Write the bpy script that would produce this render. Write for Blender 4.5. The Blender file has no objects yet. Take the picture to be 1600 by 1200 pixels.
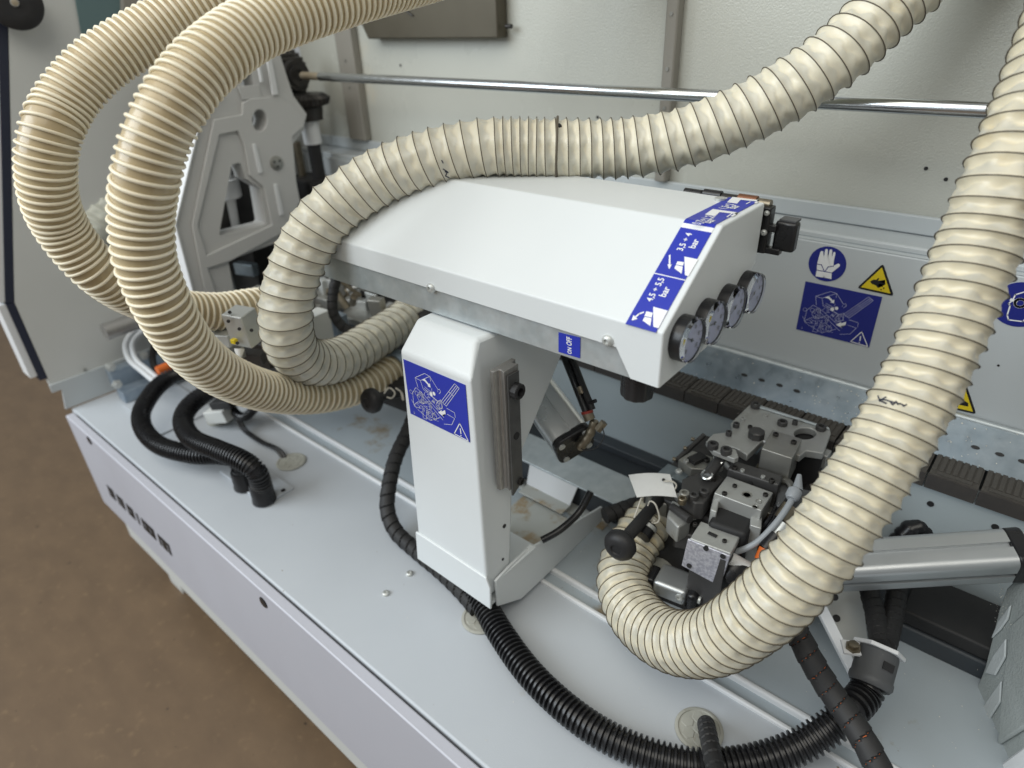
import bpy, bmesh, math, random
from mathutils import Vector, Matrix, noise
random.seed(7)
S = bpy.context.scene
COL = S.collection
V = Vector
# ------------------------------------------------------------------ camera
CAM = V((0, 0, 0.8)); YAW, PITCH, ROLL, FPX = 0.7282696, 0.52273798, -0.04188296, 1024.283
def _axes():
    ca, sa = math.cos(YAW), math.sin(YAW); cb, sb = math.cos(PITCH), math.sin(PITCH); cc, sc = math.cos(ROLL), math.sin(ROLL)
    Rz = Matrix(((ca, sa, 0), (-sa, ca, 0), (0, 0, 1)))
    B = Matrix(((1, 0, 0), (0, 0, -1), (0, 1, 0)))
    Rx = Matrix(((1, 0, 0), (0, cb, -sb), (0, sb, cb)))
    Rr = Matrix(((cc, -sc, 0), (sc, cc, 0), (0, 0, 1)))
    return Rr @ Rx @ B @ Rz
RC = _axes()
cd = bpy.data.cameras.new('camera'); cam = bpy.data.objects.new('camera', cd); COL.objects.link(cam)
cd.sensor_width = 36; cd.lens = FPX / 1600 * 36; cd.clip_start = 0.02; cd.clip_end = 60
m = Matrix.Identity(4)
for i in range(3):
    m[i][0] = RC[0][i]; m[i][1] = -RC[1][i]; m[i][2] = -RC[2][i]; m[i][3] = CAM[i]
cam.matrix_world = m
S.camera = cam
cd.dof.use_dof = True; cd.dof.focus_distance = 0.80; cd.dof.aperture_fstop = 3.2
# ------------------------------------------------------------------ light: a workshop lit by big windows, no sun
W = bpy.data.worlds.new('World'); S.world = W; W.use_nodes = True
bg = W.node_tree.nodes['Background']; bg.inputs[0].default_value = (0.93, 0.97, 0.98, 1); bg.inputs[1].default_value = 0.31
def area(name, loc, target, sx, sy, power, col):
    l = bpy.data.lights.new(name, 'AREA'); l.shape = 'RECTANGLE'; l.size = sx; l.size_y = sy; l.energy = power; l.color = col
    o = bpy.data.objects.new(name, l); COL.objects.link(o); o.location = loc
    o.rotation_euler = (V(target) - V(loc)).to_track_quat('-Z', 'Y').to_euler(); return o
area('window_light', (-2.6, -2.6, 2.3), (-0.6, 0.6, 0.2), 3.4, 2.2, 142, (0.86, 0.94, 1.0))
area('ceiling_light', (-0.3, -0.9, 3.0), (-0.5, 0.8, 0.3), 4.0, 2.0, 62, (1.0, 0.96, 0.86))
S.view_settings.view_transform = 'Standard'; S.view_settings.look = 'None'; S.view_settings.gamma = 1
S.view_settings.exposure = 0.04
S.cycles.use_denoising = True
S.cycles.max_bounces = 8
# ------------------------------------------------------------------ points: a photo pixel placed on a real plane or at a real distance
def ray(px, py): return RC.transposed() @ V(((px - 800) / FPX, (py - 600) / FPX, 1))
def at(px, py, X=None, Y=None, Z=None, D=None):
    d = ray(px, py)
    if D is not None: return CAM + d * D
    i, v = (0, X) if X is not None else (1, Y) if Y is not None else (2, Z)
    return CAM + d * ((v - CAM[i]) / d[i])
def atp(px, py, P, n):
    d = ray(px, py); return CAM + d * ((P - CAM).dot(n) / d.dot(n))
# ------------------------------------------------------------------ materials
MATS = {}
def mat(name, col, rough=0.5, metal=0.0, col2=None, nscale=6, nmix=1.0, bump=0.0, bscale=300, stain=None, sscale=5, samt=0.62,
        speck=None, spscale=260, spamt=0.72, trans=0.0, coat=0.0, rvar=0.0, stretch=None, subsurf=0.0, emit=None, alpha=None, ior=1.45):
    M = bpy.data.materials.new(name); M.use_nodes = True; nt = M.node_tree; N = nt.nodes; L = nt.links
    b = N['Principled BSDF']; b.inputs['Roughness'].default_value = rough; b.inputs['Metallic'].default_value = metal
    b.inputs['IOR'].default_value = ior
    tc = N.new('ShaderNodeTexCoord'); vec = tc.outputs['Object']
    if stretch:
        mp = N.new('ShaderNodeMapping'); mp.inputs['Scale'].default_value = stretch; L.new(vec, mp.inputs[0]); svec = mp.outputs[0]
    else: svec = vec
    def nz(scale, det=4, r=0.55, v=None):
        n = N.new('ShaderNodeTexNoise'); n.inputs['Scale'].default_value = scale; n.inputs['Detail'].default_value = det
        n.inputs['Roughness'].default_value = r; L.new(v or svec, n.inputs['Vector']); return n
    def ramp(src, lo, hi):
        r = N.new('ShaderNodeMapRange'); r.inputs['From Min'].default_value = lo; r.inputs['From Max'].default_value = hi; L.new(src, r.inputs['Value']); return r.outputs[0]
    def mix(fac, a, c):
        x = N.new('ShaderNodeMix'); x.data_type = 'RGBA'; L.new(fac, x.inputs['Factor'])
        for s, k in ((a, 6), (c, 7)):
            if isinstance(s, tuple): x.inputs[k].default_value = (*s, 1)
            else: L.new(s, x.inputs[k])
        return x.outputs[2]
    cur = col
    if col2:
        n = nz(nscale); cur = mix(ramp(n.outputs['Fac'], 0.5 - 0.22 / nmix, 0.5 + 0.22 / nmix), col, col2)
    if stain:
        n = nz(sscale, 8, 0.68, vec); cur = mix(ramp(n.outputs['Fac'], samt, samt + 0.10), cur, stain)
    if speck:
        n = nz(spscale, 2, 0.5, vec); cur = mix(ramp(n.outputs['Fac'], spamt, spamt + 0.03), cur, speck)
    if isinstance(cur, tuple): b.inputs['Base Color'].default_value = (*cur, 1)
    else: L.new(cur, b.inputs['Base Color'])
    if rvar:
        n = nz(nscale * 1.7); r = N.new('ShaderNodeMapRange'); r.inputs['From Min'].default_value = .3; r.inputs['From Max'].default_value = .7
        r.inputs['To Min'].default_value = max(.03, rough - rvar); r.inputs['To Max'].default_value = rough + rvar
        L.new(n.outputs['Fac'], r.inputs['Value']); L.new(r.outputs[0], b.inputs['Roughness'])
    if bump:
        n = nz(bscale, 3); bp = N.new('ShaderNodeBump'); bp.inputs['Strength'].default_value = bump; bp.inputs['Distance'].default_value = 0.002
        L.new(n.outputs['Fac'], bp.inputs['Height']); L.new(bp.outputs[0], b.inputs['Normal'])
    b.inputs['Transmission Weight'].default_value = trans
    b.inputs['Coat Weight'].default_value = coat
    if subsurf:
        b.inputs['Subsurface Weight'].default_value = subsurf; b.inputs['Subsurface Radius'].default_value = (.01, .008, .005); b.inputs['Subsurface Scale'].default_value = 0.4
    MATS[name] = M; return M
mat('white_paint', (.71, .74, .75), .38, bump=.10, bscale=900, col2=(.675, .705, .715), nscale=4, stain=(.60, .57, .50), sscale=7, samt=.70, rvar=.05)
mat('deck_paint', (.49, .52, .555), .40, bump=.08, bscale=800, col2=(.46, .49, .525), nscale=5, stain=(.42, .40, .35), sscale=9, samt=.68, rvar=.06, speck=(.22, .18, .13), spscale=120, spamt=.775)
mat('rear_paint', (.40, .45, .485), .42, bump=.08, bscale=800, col2=(.37, .415, .445), nscale=5, stain=(.27, .22, .15), sscale=9, samt=.585, rvar=.06, speck=(.22, .18, .13), spscale=120, spamt=.765)
mat('panel_paint', (.50, .505, .56), .40, bump=.06, bscale=800, rvar=.04, col2=(.47, .475, .53), nscale=3)
mat('wall_paint', (.53, .535, .485), .28, bump=.42, bscale=330, col2=(.49, .495, .448), nscale=2.5, stain=(.56, .53, .44), sscale=3, samt=.62, rvar=.06, speck=(.30, .27, .22), spscale=90, spamt=.79)
mat('lower_paint', (.52, .555, .57), .34, bump=.10, bscale=600, col2=(.485, .52, .535), nscale=3, rvar=.05, speck=(.20, .19, .18), spscale=110, spamt=.78)
mat('beam_paint', (.43, .49, .515), .42, bump=.06, bscale=700, col2=(.40, .455, .475), nscale=4, stain=(.34, .27, .18), sscale=7, samt=.66)
mat('end_paint', (.62, .63, .61), .5, col2=(.58, .59, .57), nscale=3, bump=.1, bscale=500)
mat('casting_grey', (.55, .55, .54), .48, bump=.12, bscale=500, col2=(.52, .52, .51), nscale=4)
mat('casting_edge', (.72, .73, .74), .4, bump=.08, bscale=500)
mat('galvanised', (.56, .60, .615), .40, .55, col2=(.44, .49, .51), nscale=55, bump=.12, bscale=60, rvar=.10, speck=(.75, .76, .74), spscale=200, spamt=.76)
mat('galvanised_dark', (.27, .31, .34), .36, .75, col2=(.18, .22, .25), nscale=30, bump=.08, bscale=50, rvar=.10)
mat('zinc_blue', (.36, .42, .48), .38, .6, col2=(.26, .32, .39), nscale=40)
mat('chrome', (.62, .64, .65), .20, 1.0, rvar=.04, nscale=40)
mat('aluminium', (.52, .54, .55), .40, .8, rvar=.05, nscale=8)
mat('steel', (.36, .355, .33), .42, .7, col2=(.29, .285, .26), nscale=30, rvar=.08, stain=(.22, .19, .15), sscale=20, samt=.62)
mat('dusty_plate', (.50, .52, .50), .55, col2=(.42, .42, .38), nscale=8, stain=(.36, .28, .18), sscale=16, samt=.52)
mat('steel_bright', (.60, .615, .60), .42, .5, col2=(.50, .515, .50), nscale=18, rvar=.07, stain=(.33, .29, .23), sscale=16, samt=.62)
mat('spangle', (.62, .62, .68), .42, .45, col2=(.40, .40, .47), nscale=240, nmix=2.0, bump=.3, bscale=260)
mat('steel_worn', (.44, .43, .41), .42, .7, col2=(.27, .26, .25), nscale=60, stretch=(30, 30, 1.5), rvar=.1, speck=(.55, .50, .42), spscale=180, spamt=.73)
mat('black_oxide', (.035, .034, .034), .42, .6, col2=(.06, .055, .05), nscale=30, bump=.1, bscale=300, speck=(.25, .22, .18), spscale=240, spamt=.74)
mat('black_plastic', (.010, .010, .012), .30, col2=(.018, .018, .019), nscale=20, rvar=.08)
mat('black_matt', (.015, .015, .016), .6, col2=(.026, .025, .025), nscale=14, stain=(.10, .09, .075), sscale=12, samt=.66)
mat('dark_beam', (.035, .042, .050), .5, col2=(.05, .056, .062), nscale=8, stain=(.12, .11, .09), sscale=10, samt=.68)
mat('dark_blue', (.02, .024, .045), .5)
mat('grey_gland', (.085, .088, .092), .5, speck=(.3, .29, .27), spscale=150, spamt=.75)
mat('grommet_grey', (.40, .40, .36), .6, col2=(.34, .34, .30), nscale=40, stain=(.24, .21, .16), sscale=30, samt=.6)
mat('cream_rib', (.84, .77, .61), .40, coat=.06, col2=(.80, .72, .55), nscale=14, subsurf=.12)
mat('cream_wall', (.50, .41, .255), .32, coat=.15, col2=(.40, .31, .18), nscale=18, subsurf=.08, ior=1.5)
mat('spiral_skin', (.73, .66, .49), .36, coat=.12, col2=(.69, .625, .465), nscale=30, nmix=1.2, subsurf=.10, stain=(.68, .58, .38), sscale=9, samt=.58, bump=.10, bscale=160)
def film_tint(M, grey):            # the hose is wound from two overlapping films: one cream, one greyer
    nt = M.node_tree; b = nt.nodes['Principled BSDF']; src = b.inputs['Base Color'].links[0].from_socket
    at_ = nt.nodes.new('ShaderNodeAttribute'); at_.attribute_name = 'film'
    x = nt.nodes.new('ShaderNodeMix'); x.data_type = 'RGBA'; nt.links.new(at_.outputs['Fac'], x.inputs['Factor']); nt.links.new(src, x.inputs[6]); x.inputs[7].default_value = (*grey, 1)
    nt.links.new(x.outputs[2], b.inputs['Base Color'])
film_tint(MATS['spiral_skin'], (.50, .48, .405))
mat('spiral_pale', (.75, .70, .555), .36, coat=.12, col2=(.71, .66, .52), nscale=30, nmix=1.2, subsurf=.10, stain=(.68, .60, .41), sscale=9, samt=.60, bump=.10, bscale=160)
film_tint(MATS['spiral_pale'], (.59, .575, .495))
mat('spiral_wire', (.11, .092, .065), .5)
mat('pale_hose', (.56, .57, .50), .3, subsurf=.1)
mat('blue_print', (.020, .035, .40), .38, col2=(.022, .038, .36), nscale=10)
mat('blue_dark', (.014, .022, .21), .38, speck=(.55, .56, .60), spscale=90, spamt=.79)
mat('white_print', (.80, .81, .82), .45)
mat('line_print', (.52, .54, .72), .45)
mat('yellow_print', (.72, .56, .02), .4, col2=(.66, .50, .02), nscale=20)
mat('black_print', (.012, .012, .013), .45)
mat('rubber', (.014, .014, .015), .5, bump=.08, bscale=300, col2=(.022, .021, .022), nscale=30)
mat('hub', (.5, .5, .48), .4, .6)
mat('glass_lens', (.97, .97, 1.0), .02, trans=1.0, ior=1.12)
mat('dial', (.46, .49, .62), .5, col2=(.38, .41, .58), nscale=60)
mat('pad_wood', (.098, .090, .080), .7, col2=(.070, .065, .058), nscale=30, stretch=(4, 30, 4), bump=.4, bscale=120)
mat('pad_black', (.045, .042, .042), .55, col2=(.07, .062, .055), nscale=30)
mat('brass_dirty', (.30, .26, .20), .4, .9, col2=(.20, .17, .12), nscale=60)
mat('orange', (.60, .13, .02), .5)
mat('red', (.28, .03, .02), .4)
mat('copper_dull', (.20, .09, .05), .45, .6)
mat('grey_cable', (.32, .34, .36), .45)
mat('white_cable', (.62, .64, .66), .4)
mat('tag_white', (.86, .86, .84), .5, col2=(.72, .72, .70), nscale=20, stain=(.4, .37, .3), sscale=40, samt=.72)
mat('string', (.6, .57, .5), .8)
mat('machined', (.48, .485, .47), .42, .5, col2=(.40, .405, .39), nscale=18, rvar=.07, stain=(.24, .21, .165), sscale=16, samt=.60)
mat('dark_steel', (.060, .059, .060), .42, .4, col2=(.085, .082, .080), nscale=20, rvar=.08, stain=(.13, .115, .09), sscale=18, samt=.62)
mat('dust_chip', (.74, .71, .62), .7)
mat('teal_glass', (.12, .19, .20), .3)
mat('brown_sheet', (.135, .12, .09), .42, .6, col2=(.105, .093, .07), nscale=6, rvar=.08)
mat('post_paint', (.27, .255, .225), .5, bump=.1, bscale=400)
mat('rust_brown', (.40, .34, .25), .5, .5)
mat('aluminium_lit', (.74, .75, .75), .30, .75, rvar=.05, nscale=8)  # lighter copy of aluminium, brightness painted in to offset the control box's shade
mat('floor_board', (.158, .104, .060), .5, col2=(.122, .080, .047), nscale=9, stretch=(1, 1.8, 1), nmix=.9, stain=(.178, .118, .067), sscale=34, samt=.57, bump=.06, bscale=60, speck=(.05, .035, .022), spscale=42, spamt=.74)
# ------------------------------------------------------------------ mesh builder
class MB:
    def __init__(s): s.v = []; s.f = []
    def add(s, vs, fs):
        o = len(s.v); s.v += [V(p) for p in vs]; s.f += [tuple(i + o for i in f) for f in fs]; return s
    def box(s, a, b, M=None):
        (x0, y0, z0), (x1, y1, z1) = a, b
        x0, x1 = min(x0, x1), max(x0, x1); y0, y1 = min(y0, y1), max(y0, y1); z0, z1 = min(z0, z1), max(z0, z1)
        vs = [V(p) for p in ((x0, y0, z0), (x1, y0, z0), (x1, y1, z0), (x0, y1, z0), (x0, y0, z1), (x1, y0, z1), (x1, y1, z1), (x0, y1, z1))]
        if M: vs = [M @ p for p in vs]
        return s.add(vs, [(0, 3, 2, 1), (4, 5, 6, 7), (0, 1, 5, 4), (1, 2, 6, 5), (2, 3, 7, 6), (3, 0, 4, 7)])
    def prism(s, pts, ext):
        pts = [V(p) for p in pts]; ext = V(ext); n = len(pts)
        nn = V((0, 0, 0))
        for i in range(n): nn += (pts[i] - pts[0]).cross(pts[(i + 1) % n] - pts[0])
        if nn.dot(ext) > 0: pts = pts[::-1]
        vs = pts + [p + ext for p in pts]
        fs = [tuple(range(n)), tuple(range(2 * n - 1, n - 1, -1))] + [(i, i + n, (i + 1) % n + n, (i + 1) % n) for i in range(n)]
        return s.add(vs, fs)
    def rings(s, rings, cap=True, closed=False):
        n = len(rings[0]); o = len(s.v)
        for r in rings: s.v += [V(p) for p in r]
        k = len(rings)
        for i in range(k - 1 if not closed else k):
            a = o + i * n; b = o + ((i + 1) % k) * n
            for j in range(n): s.f.append((a + j, a + (j + 1) % n, b + (j + 1) % n, b + j))
        if cap and not closed:
            s.f.append(tuple(range(o + n - 1, o - 1, -1))); s.f.append(tuple(range(o + (k - 1) * n, o + k * n)))
        return s
    def lathe(s, p, axis, prof, seg=24):
        ax = V(axis).normalized(); u = ax.orthogonal().normalized(); w = ax.cross(u); p = V(p)
        return s.rings([[p + ax * h + (u * math.cos(t) + w * math.sin(t)) * max(r, 1e-5) for t in (2 * math.pi * j / seg for j in range(seg))] for h, r in prof])
    def cyl(s, a, b, r, seg=24, r2=None):
        a, b = V(a), V(b); return s.lathe(a, b - a, [(0, r), ((b - a).length, r if r2 is None else r2)], seg)
    def tube(s, pts, r, seg=10, rf=None):
        T, U, Wv = frames(pts)
        R = []
        for i, p in enumerate(pts):
            rr = r if rf is None else rf(i)
            R.append([V(p) + (U[i] * math.cos(t) + Wv[i] * math.sin(t)) * rr for t in (2 * math.pi * j / seg for j in range(seg))])
        return s.rings(R)
    def ball(s, c, r, seg=16, sz=1.0):
        return s.lathe(V(c) - V((0, 0, r * sz)), (0, 0, 1), [(r * sz * (1 - math.cos(a)), r * math.sin(a)) for a in (math.pi * k / 8 for k in range(9))], seg)
    def build(s, name, material, parent=None, bevel=0, bseg=2, sharp=40, label=None):
        me = bpy.data.meshes.new(name)
        xs = [p.x for p in s.v]; ys = [p.y for p in s.v]; zs = [p.z for p in s.v]
        c = V(((min(xs) + max(xs)) / 2, (min(ys) + max(ys)) / 2, min(zs)))
        me.from_pydata([p - c for p in s.v], [], s.f); me.validate()
        me.polygons.foreach_set('use_smooth', [True] * len(me.polygons))
        try: me.set_sharp_from_angle(angle=math.radians(sharp))
        except Exception: pass
        me.materials.append(MATS[material]); me.update()
        o = bpy.data.objects.new(name, me); COL.objects.link(o); o.location = c
        if parent is not None:
            o.parent = parent; o.matrix_parent_inverse = Matrix.Translation(-wloc(parent))
        if bevel:
            b = o.modifiers.new('bevel', 'BEVEL'); b.width = bevel; b.segments = bseg; b.limit_method = 'ANGLE'; b.angle_limit = math.radians(35)
            wn = o.modifiers.new('normals', 'WEIGHTED_NORMAL'); wn.keep_sharp = True; wn.weight = 90
        if label: o['label'] = label
        return o
def wloc(o): return o.location.copy()     # every location is written in world space
def frames(pts):
    pts = [V(p) for p in pts]; n = len(pts); T = []
    for i in range(n): T.append((pts[min(i + 1, n - 1)] - pts[max(i - 1, 0)]).normalized())
    u = T[0].orthogonal().normalized(); U = []; Wv = []
    for i in range(n):
        u = (u - T[i] * u.dot(T[i])).normalized(); U.append(u.copy()); Wv.append(T[i].cross(u))
    return T, U, Wv
def spline(P, step):
    P = [V(p) for p in P]; Q = [P[0] * 2 - P[1]] + P + [P[-1] * 2 - P[-2]]; out = []
    for i in range(1, len(Q) - 2):
        a, b, c, d = Q[i - 1:i + 3]
        for k in range(24):
            t = k / 24
            out.append(.5 * ((2 * b) + (c - a) * t + (2 * a - 5 * b + 4 * c - d) * t * t + (3 * b - a - 3 * c + d) * t ** 3))
    out.append(P[-1])
    for _ in range(6): out = [out[0]] + [(out[i - 1] + out[i] * 2 + out[i + 1]) / 4 for i in range(1, len(out) - 1)] + [out[-1]]
    res = [out[0]]; need = step
    for i in range(len(out) - 1):
        a, b = out[i], out[i + 1]; L = (b - a).length; pos = 0
        while L - pos >= need:
            pos += need; res.append(a + (b - a) * (pos / L)); need = step
        need -= L - pos
    return res
def pxpath(L): return [at(x, y, D=d) for x, y, d in L]
# ------------------------------------------------------------------ things
def thing(name, label, cat, loc, group=None):
    o = bpy.data.objects.new(name, None); COL.objects.link(o); o.location = loc; o.empty_display_size = .02
    o['label'] = label; o['category'] = cat
    if group: o['group'] = group
    return o
def tag(o, label, cat, group=None, kind=None):
    o['label'] = label; o['category'] = cat
    if group: o['group'] = group
    if kind: o['kind'] = kind
    return o
class Fr:                                   # a flat frame for print on a surface
    def __init__(s, O, u, v): s.O = V(O); s.u = V(u).normalized(); s.n = s.u.cross(V(v)).normalized(); s.v = s.n.cross(s.u)
    def p(s, a, b, h=0): return s.O + s.u * a + s.v * b + s.n * h
    def uv(s, P): d = V(P) - s.O; return d.dot(s.u), d.dot(s.v)
def poly(mb, F, pts, h):
    ps = [F.p(a, b, h) for a, b in pts]
    A = sum(pts[i][0] * pts[(i + 1) % len(pts)][1] - pts[(i + 1) % len(pts)][0] * pts[i][1] for i in range(len(pts)))
    if A < 0: ps = ps[::-1]
    bm = bmesh.new(); f = bm.faces.new([bm.verts.new(p) for p in ps]); bmesh.ops.triangulate(bm, faces=[f]); bm.verts.index_update()
    mb.add([v.co.copy() for v in bm.verts], [tuple(v.index for v in f.verts) for f in bm.faces]); bm.free()
def line(mb, F, pts, w, h):
    for (a, b), (c, d) in zip(pts[:-1], pts[1:]):
        L = math.hypot(c - a, d - b)
        if L < 1e-7: continue
        ex, ey = (c - a) / L * w / 2, (d - b) / L * w / 2; nx, ny = -ey, ex
        mb.add([F.p(a - ex + nx, b - ey + ny, h), F.p(a - ex - nx, b - ey - ny, h), F.p(c + ex - nx, d + ey - ny, h), F.p(c + ex + nx, d + ey + ny, h)], [(0, 1, 2, 3)])
def disc(c, r, n=32, rx=None): return [(c[0] + (rx or r) * math.cos(2 * math.pi * k / n), c[1] + r * math.sin(2 * math.pi * k / n)) for k in range(n)]
def text(mb, F, s, pos, length, ang=0, h=.0006, off=.012, shear=0, ys=1.0):
    cu = bpy.data.curves.new('t', 'FONT'); cu.body = s; cu.offset = off; cu.shear = shear; cu.resolution_u = 3
    o = bpy.data.objects.new('t', cu); COL.objects.link(o); bpy.context.view_layer.update()
    me = o.evaluated_get(bpy.context.evaluated_depsgraph_get()).to_mesh()
    vs = [v.co.copy() for v in me.vertices]; fs = [tuple(p.vertices) for p in me.polygons]
    x0 = min(v.x for v in vs); k = length / (max(v.x for v in vs) - x0); ca, sa = math.cos(ang), math.sin(ang)
    mb.add([F.p(pos[0] + ((v.x - x0) * ca - v.y * ys * sa) * k, pos[1] + ((v.x - x0) * sa + v.y * ys * ca) * k, h) for v in vs], fs)
    o.evaluated_get(bpy.context.evaluated_depsgraph_get()).to_mesh_clear(); bpy.data.objects.remove(o); bpy.data.curves.remove(cu)
def screw(parent, p, n, r=.006, h=.004, material='steel_bright', name='screw'):
    n = V(n).normalized(); p = V(p)
    o = MB().lathe(p, n, [(-.002, r), (h * .35, r), (h * .8, r * .8), (h, r * .45), (h, r * .42), (h * .5, r * .36), (h * .5, .0001)], 14).build(name, material, parent)
    return o
def hexbolt(parent, p, n, r=.008, h=.006, material='steel', name='bolt', socket=False):
    n = V(n).normalized(); p = V(p)
    if socket: prof = [(-.002, r), (h * .9, r), (h, r * .9), (h, r * .55), (h * .4, r * .5), (h * .4, .0001)]
    else: prof = [(-.002, r * 1.5), (.0015, r * 1.5), (.0015, r), (h, r), (h * 1.05, r * .8), (h * 1.05, .0001)]
    return MB().lathe(p, n, prof, 12 if socket else 6).build(name, material, parent, sharp=30)
# ================================================================== floor
fl = MB().add([(-14, -6, -.5), (6, -6, -.5), (6, 10, -.5), (-14, 10, -.5)], [(0, 1, 2, 3)]).build('floor', 'floor_board'); fl['kind'] = 'structure'
fl['label'] = 'brown chipboard workshop floor with dark scuffs'
# ================================================================== machine cabinet
XL, XR = -1.70, .62
cab = thing('machine_cabinet', 'long pale grey machine cabinet with flat deck and slightly lavender front panel', 'machine', (-.5, .65, -.5))
MB().box((XL + .02, .312, -.40), (XR, 1.0, -.034)).build('cabinet_body', 'end_paint', cab)
fp = MB().box((-1.672, .286, -.262), (XR, .3035, .001)).build('front_panel', 'panel_paint', cab, bevel=.0022)
MB().box((XL, .3075, -.032), (XR, .5855, 0)).build('front_deck', 'deck_paint', cab, bevel=.004, bseg=3)
MB().box((XL, .5800, -.02), (XR, .5868, .0055)).build('deck_lip', 'casting_edge', cab, bevel=.002)
MB().box((XL, .5870, -.03), (XR, .6075, -.001)).build('deck_channel', 'rear_paint', cab)
MB().box((XL, .6070, -.03), (XR, .6155, .0085)).build('deck_lip', 'casting_edge', cab, bevel=.003, bseg=3)
MB().box((XL, .6153, -.03), (XR, .99, .006)).build('rear_deck', 'rear_paint', cab)
for (px, py) in ((140, 688), (412, 941)):
    p = at(px, py, Y=.286)
    MB().lathe(p, (0, -1, 0), [(-.004, .0105), (.0012, .0105), (.002, .009), (.002, .0001)], 20).build('plug', 'black_plastic', fp)
# dark raised marks of the maker's lettering: too soft in the photograph to read
mk = MB(); a = at(163, 752, Y=.286); b = at(268, 866, Y=.286); F = Fr((a.x, .2858, (a.z + b.z) / 2 - .004), (1, 0, 0), (0, 0, 1)); Lx = b.x - a.x
rr = random.Random(3); x = 0
while x < Lx * .93:
    mk = MB(); w = rr.uniform(.029, .034)
    k = rr.choice(('n', 'o', 'e', 'l'))
    st = [(x + .001, -.019), (x + .010, .019), (x + .021, .019), (x + .012, -.019)]
    poly(mk, F, st, .0006)
    if k in 'noe': poly(mk, F, [(q + .017, r) for q, r in st], .0006)
    if k in 'oe': poly(mk, F, [(x + .004, -.018), (x + .006, -.009), (x + .028, -.009), (x + .026, -.018)], .0008)
    if k in 'no': poly(mk, F, [(x + .010, .009), (x + .012, .018), (x + .034, .018), (x + .032, .009)], .0008)
    if k == 'e': poly(mk, F, [(x + .007, -.004), (x + .009, .004), (x + .030, .004), (x + .028, -.004)], .0008)
    mk.build('letter', 'black_print', fp); x += w * .86
mk = MB()
poly(mk, F, [(Lx * .97, -.018), (Lx * .98, -.008), (Lx * 1.0, -.008), (Lx * .99, -.018)], .0006)
mk.build('letter', 'black_print', fp)
lg = MB().box((-1.545, .33, -.50), (-1.475, .40, -.25)).build('frame_leg', 'end_paint', cab, bevel=.003)
MB().cyl((-1.60, .37, -.5), (-1.60, .37, -.46), .03).build('foot_pad', 'black_plastic', cab)
# cover plates
def cover(x0, x1, y0, y1, holes):
    o = MB().box((x0, y0, .0005), (x1, y1, .0048)).build('cover_plate', 'deck_paint', cab, bevel=.0008)
    for q in holes: MB().cyl((q[0], q[1], .003), (q[0], q[1], .0062), .0045, 12).build('screw_head', 'black_matt', o)
cover(-1.165, -.998, .404, .468, [(-1.10, .412), (-1.06, .408), (-1.005, .45), (-1.012, .412)])
q = [at(x, y, Z=0) for x, y in ((195, 632), (215, 580), (250, 608))]
cover(-1.60, -1.40, .39, .52, [(-1.52, .41), (-1.45, .50)])
for px, py in ((640, 897), (603, 928)): p = at(px, py, Z=0); screw(cab, p, (0, 0, 1), .0066, .0045)
def grommet(px, py, r=.030):
    p = at(px, py, Z=0.001); g = thing('cable_grommet', '', 'grommet', p, 'rubber cable grommets set in the deck')
    MB().lathe(p, (0, 0, 1), [(0, r), (.0018, r), (.003, r * .93), (.003, r * .86), (.0018, r * .84), (.0018, .0001)], 40).build('rim', 'grommet_grey', g)
    cells = MB()
    for k in range(6):
        t = k * math.pi / 3; c = p + V((math.cos(t), math.sin(t), 0)) * r * .52
        cells.lathe(c + V((0, 0, .0018)), (0, 0, 1), [(0, r * .27), (.0008, r * .25), (.0008, .0001)], 6)
    cells.lathe(p + V((0, 0, .0018)), (0, 0, 1), [(0, r * .24), (.0008, r * .22), (.0008, .0001)], 6)
    cells.build('membrane', 'grommet_grey', g); return g
grommet(752, 966)['label'] = 'round beige grommet in the deck just in front of the column foot'
grommet(455, 722)['label'] = 'round beige grommet where two thin black cables enter the deck'
grommet(345, 655)['label'] = 'round beige grommet under the small grey sensor box'
grommet(1092, 1140)['label'] = 'round beige grommet at the bottom edge holding a short upright spiral wrap'
# ================================================================== conveyor beam with its pads
YB = .93
beam = thing('conveyor_beam', 'pale blue conveyor beam carrying a row of dark ribbed pads under the steel guard', 'conveyor', (-.5, .95, 0))
MB().box((-1.62, YB, .032), (XR, YB + .02, .196)).build('beam_face', 'beam_paint', beam, bevel=.002)
MB().box((-1.62, YB + .001, -.02), (XR, 1.02, .031)).build('beam_body', 'dark_beam', beam)
MB().box((-1.62, .806, .006), (XR, YB - .001, .036)).build('cable_duct', 'dark_beam', beam, bevel=.003)
MB().box((-1.62, .90, .036), (-.06, YB - .002, .052)).build('duct_cover', 'dark_beam', beam, bevel=.002)
for px, py in ((1454, 787), (1555, 823)):
    p = at(px, py, Y=YB); MB().cyl(p + V((0, .001, 0)), p - V((0, .0012, 0)), .0045, 16).build('hole', 'black_matt', beam)
PIT = .0623; x = at(1496, 734, Y=YB).x - 15 * PIT
pm = None
def pad_mesh():
    mb = MB(); mb.box((-.0295, 0, 0), (.0295, .075, .013))
    for k in range(7): mb.box((-.029 + k * .0084, .012, .013), (-.0232 + k * .0084, .07, .0146))
    mb.box((-.0215, .002, .013), (.0215, .0085, .0155)); return mb
first = None
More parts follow.
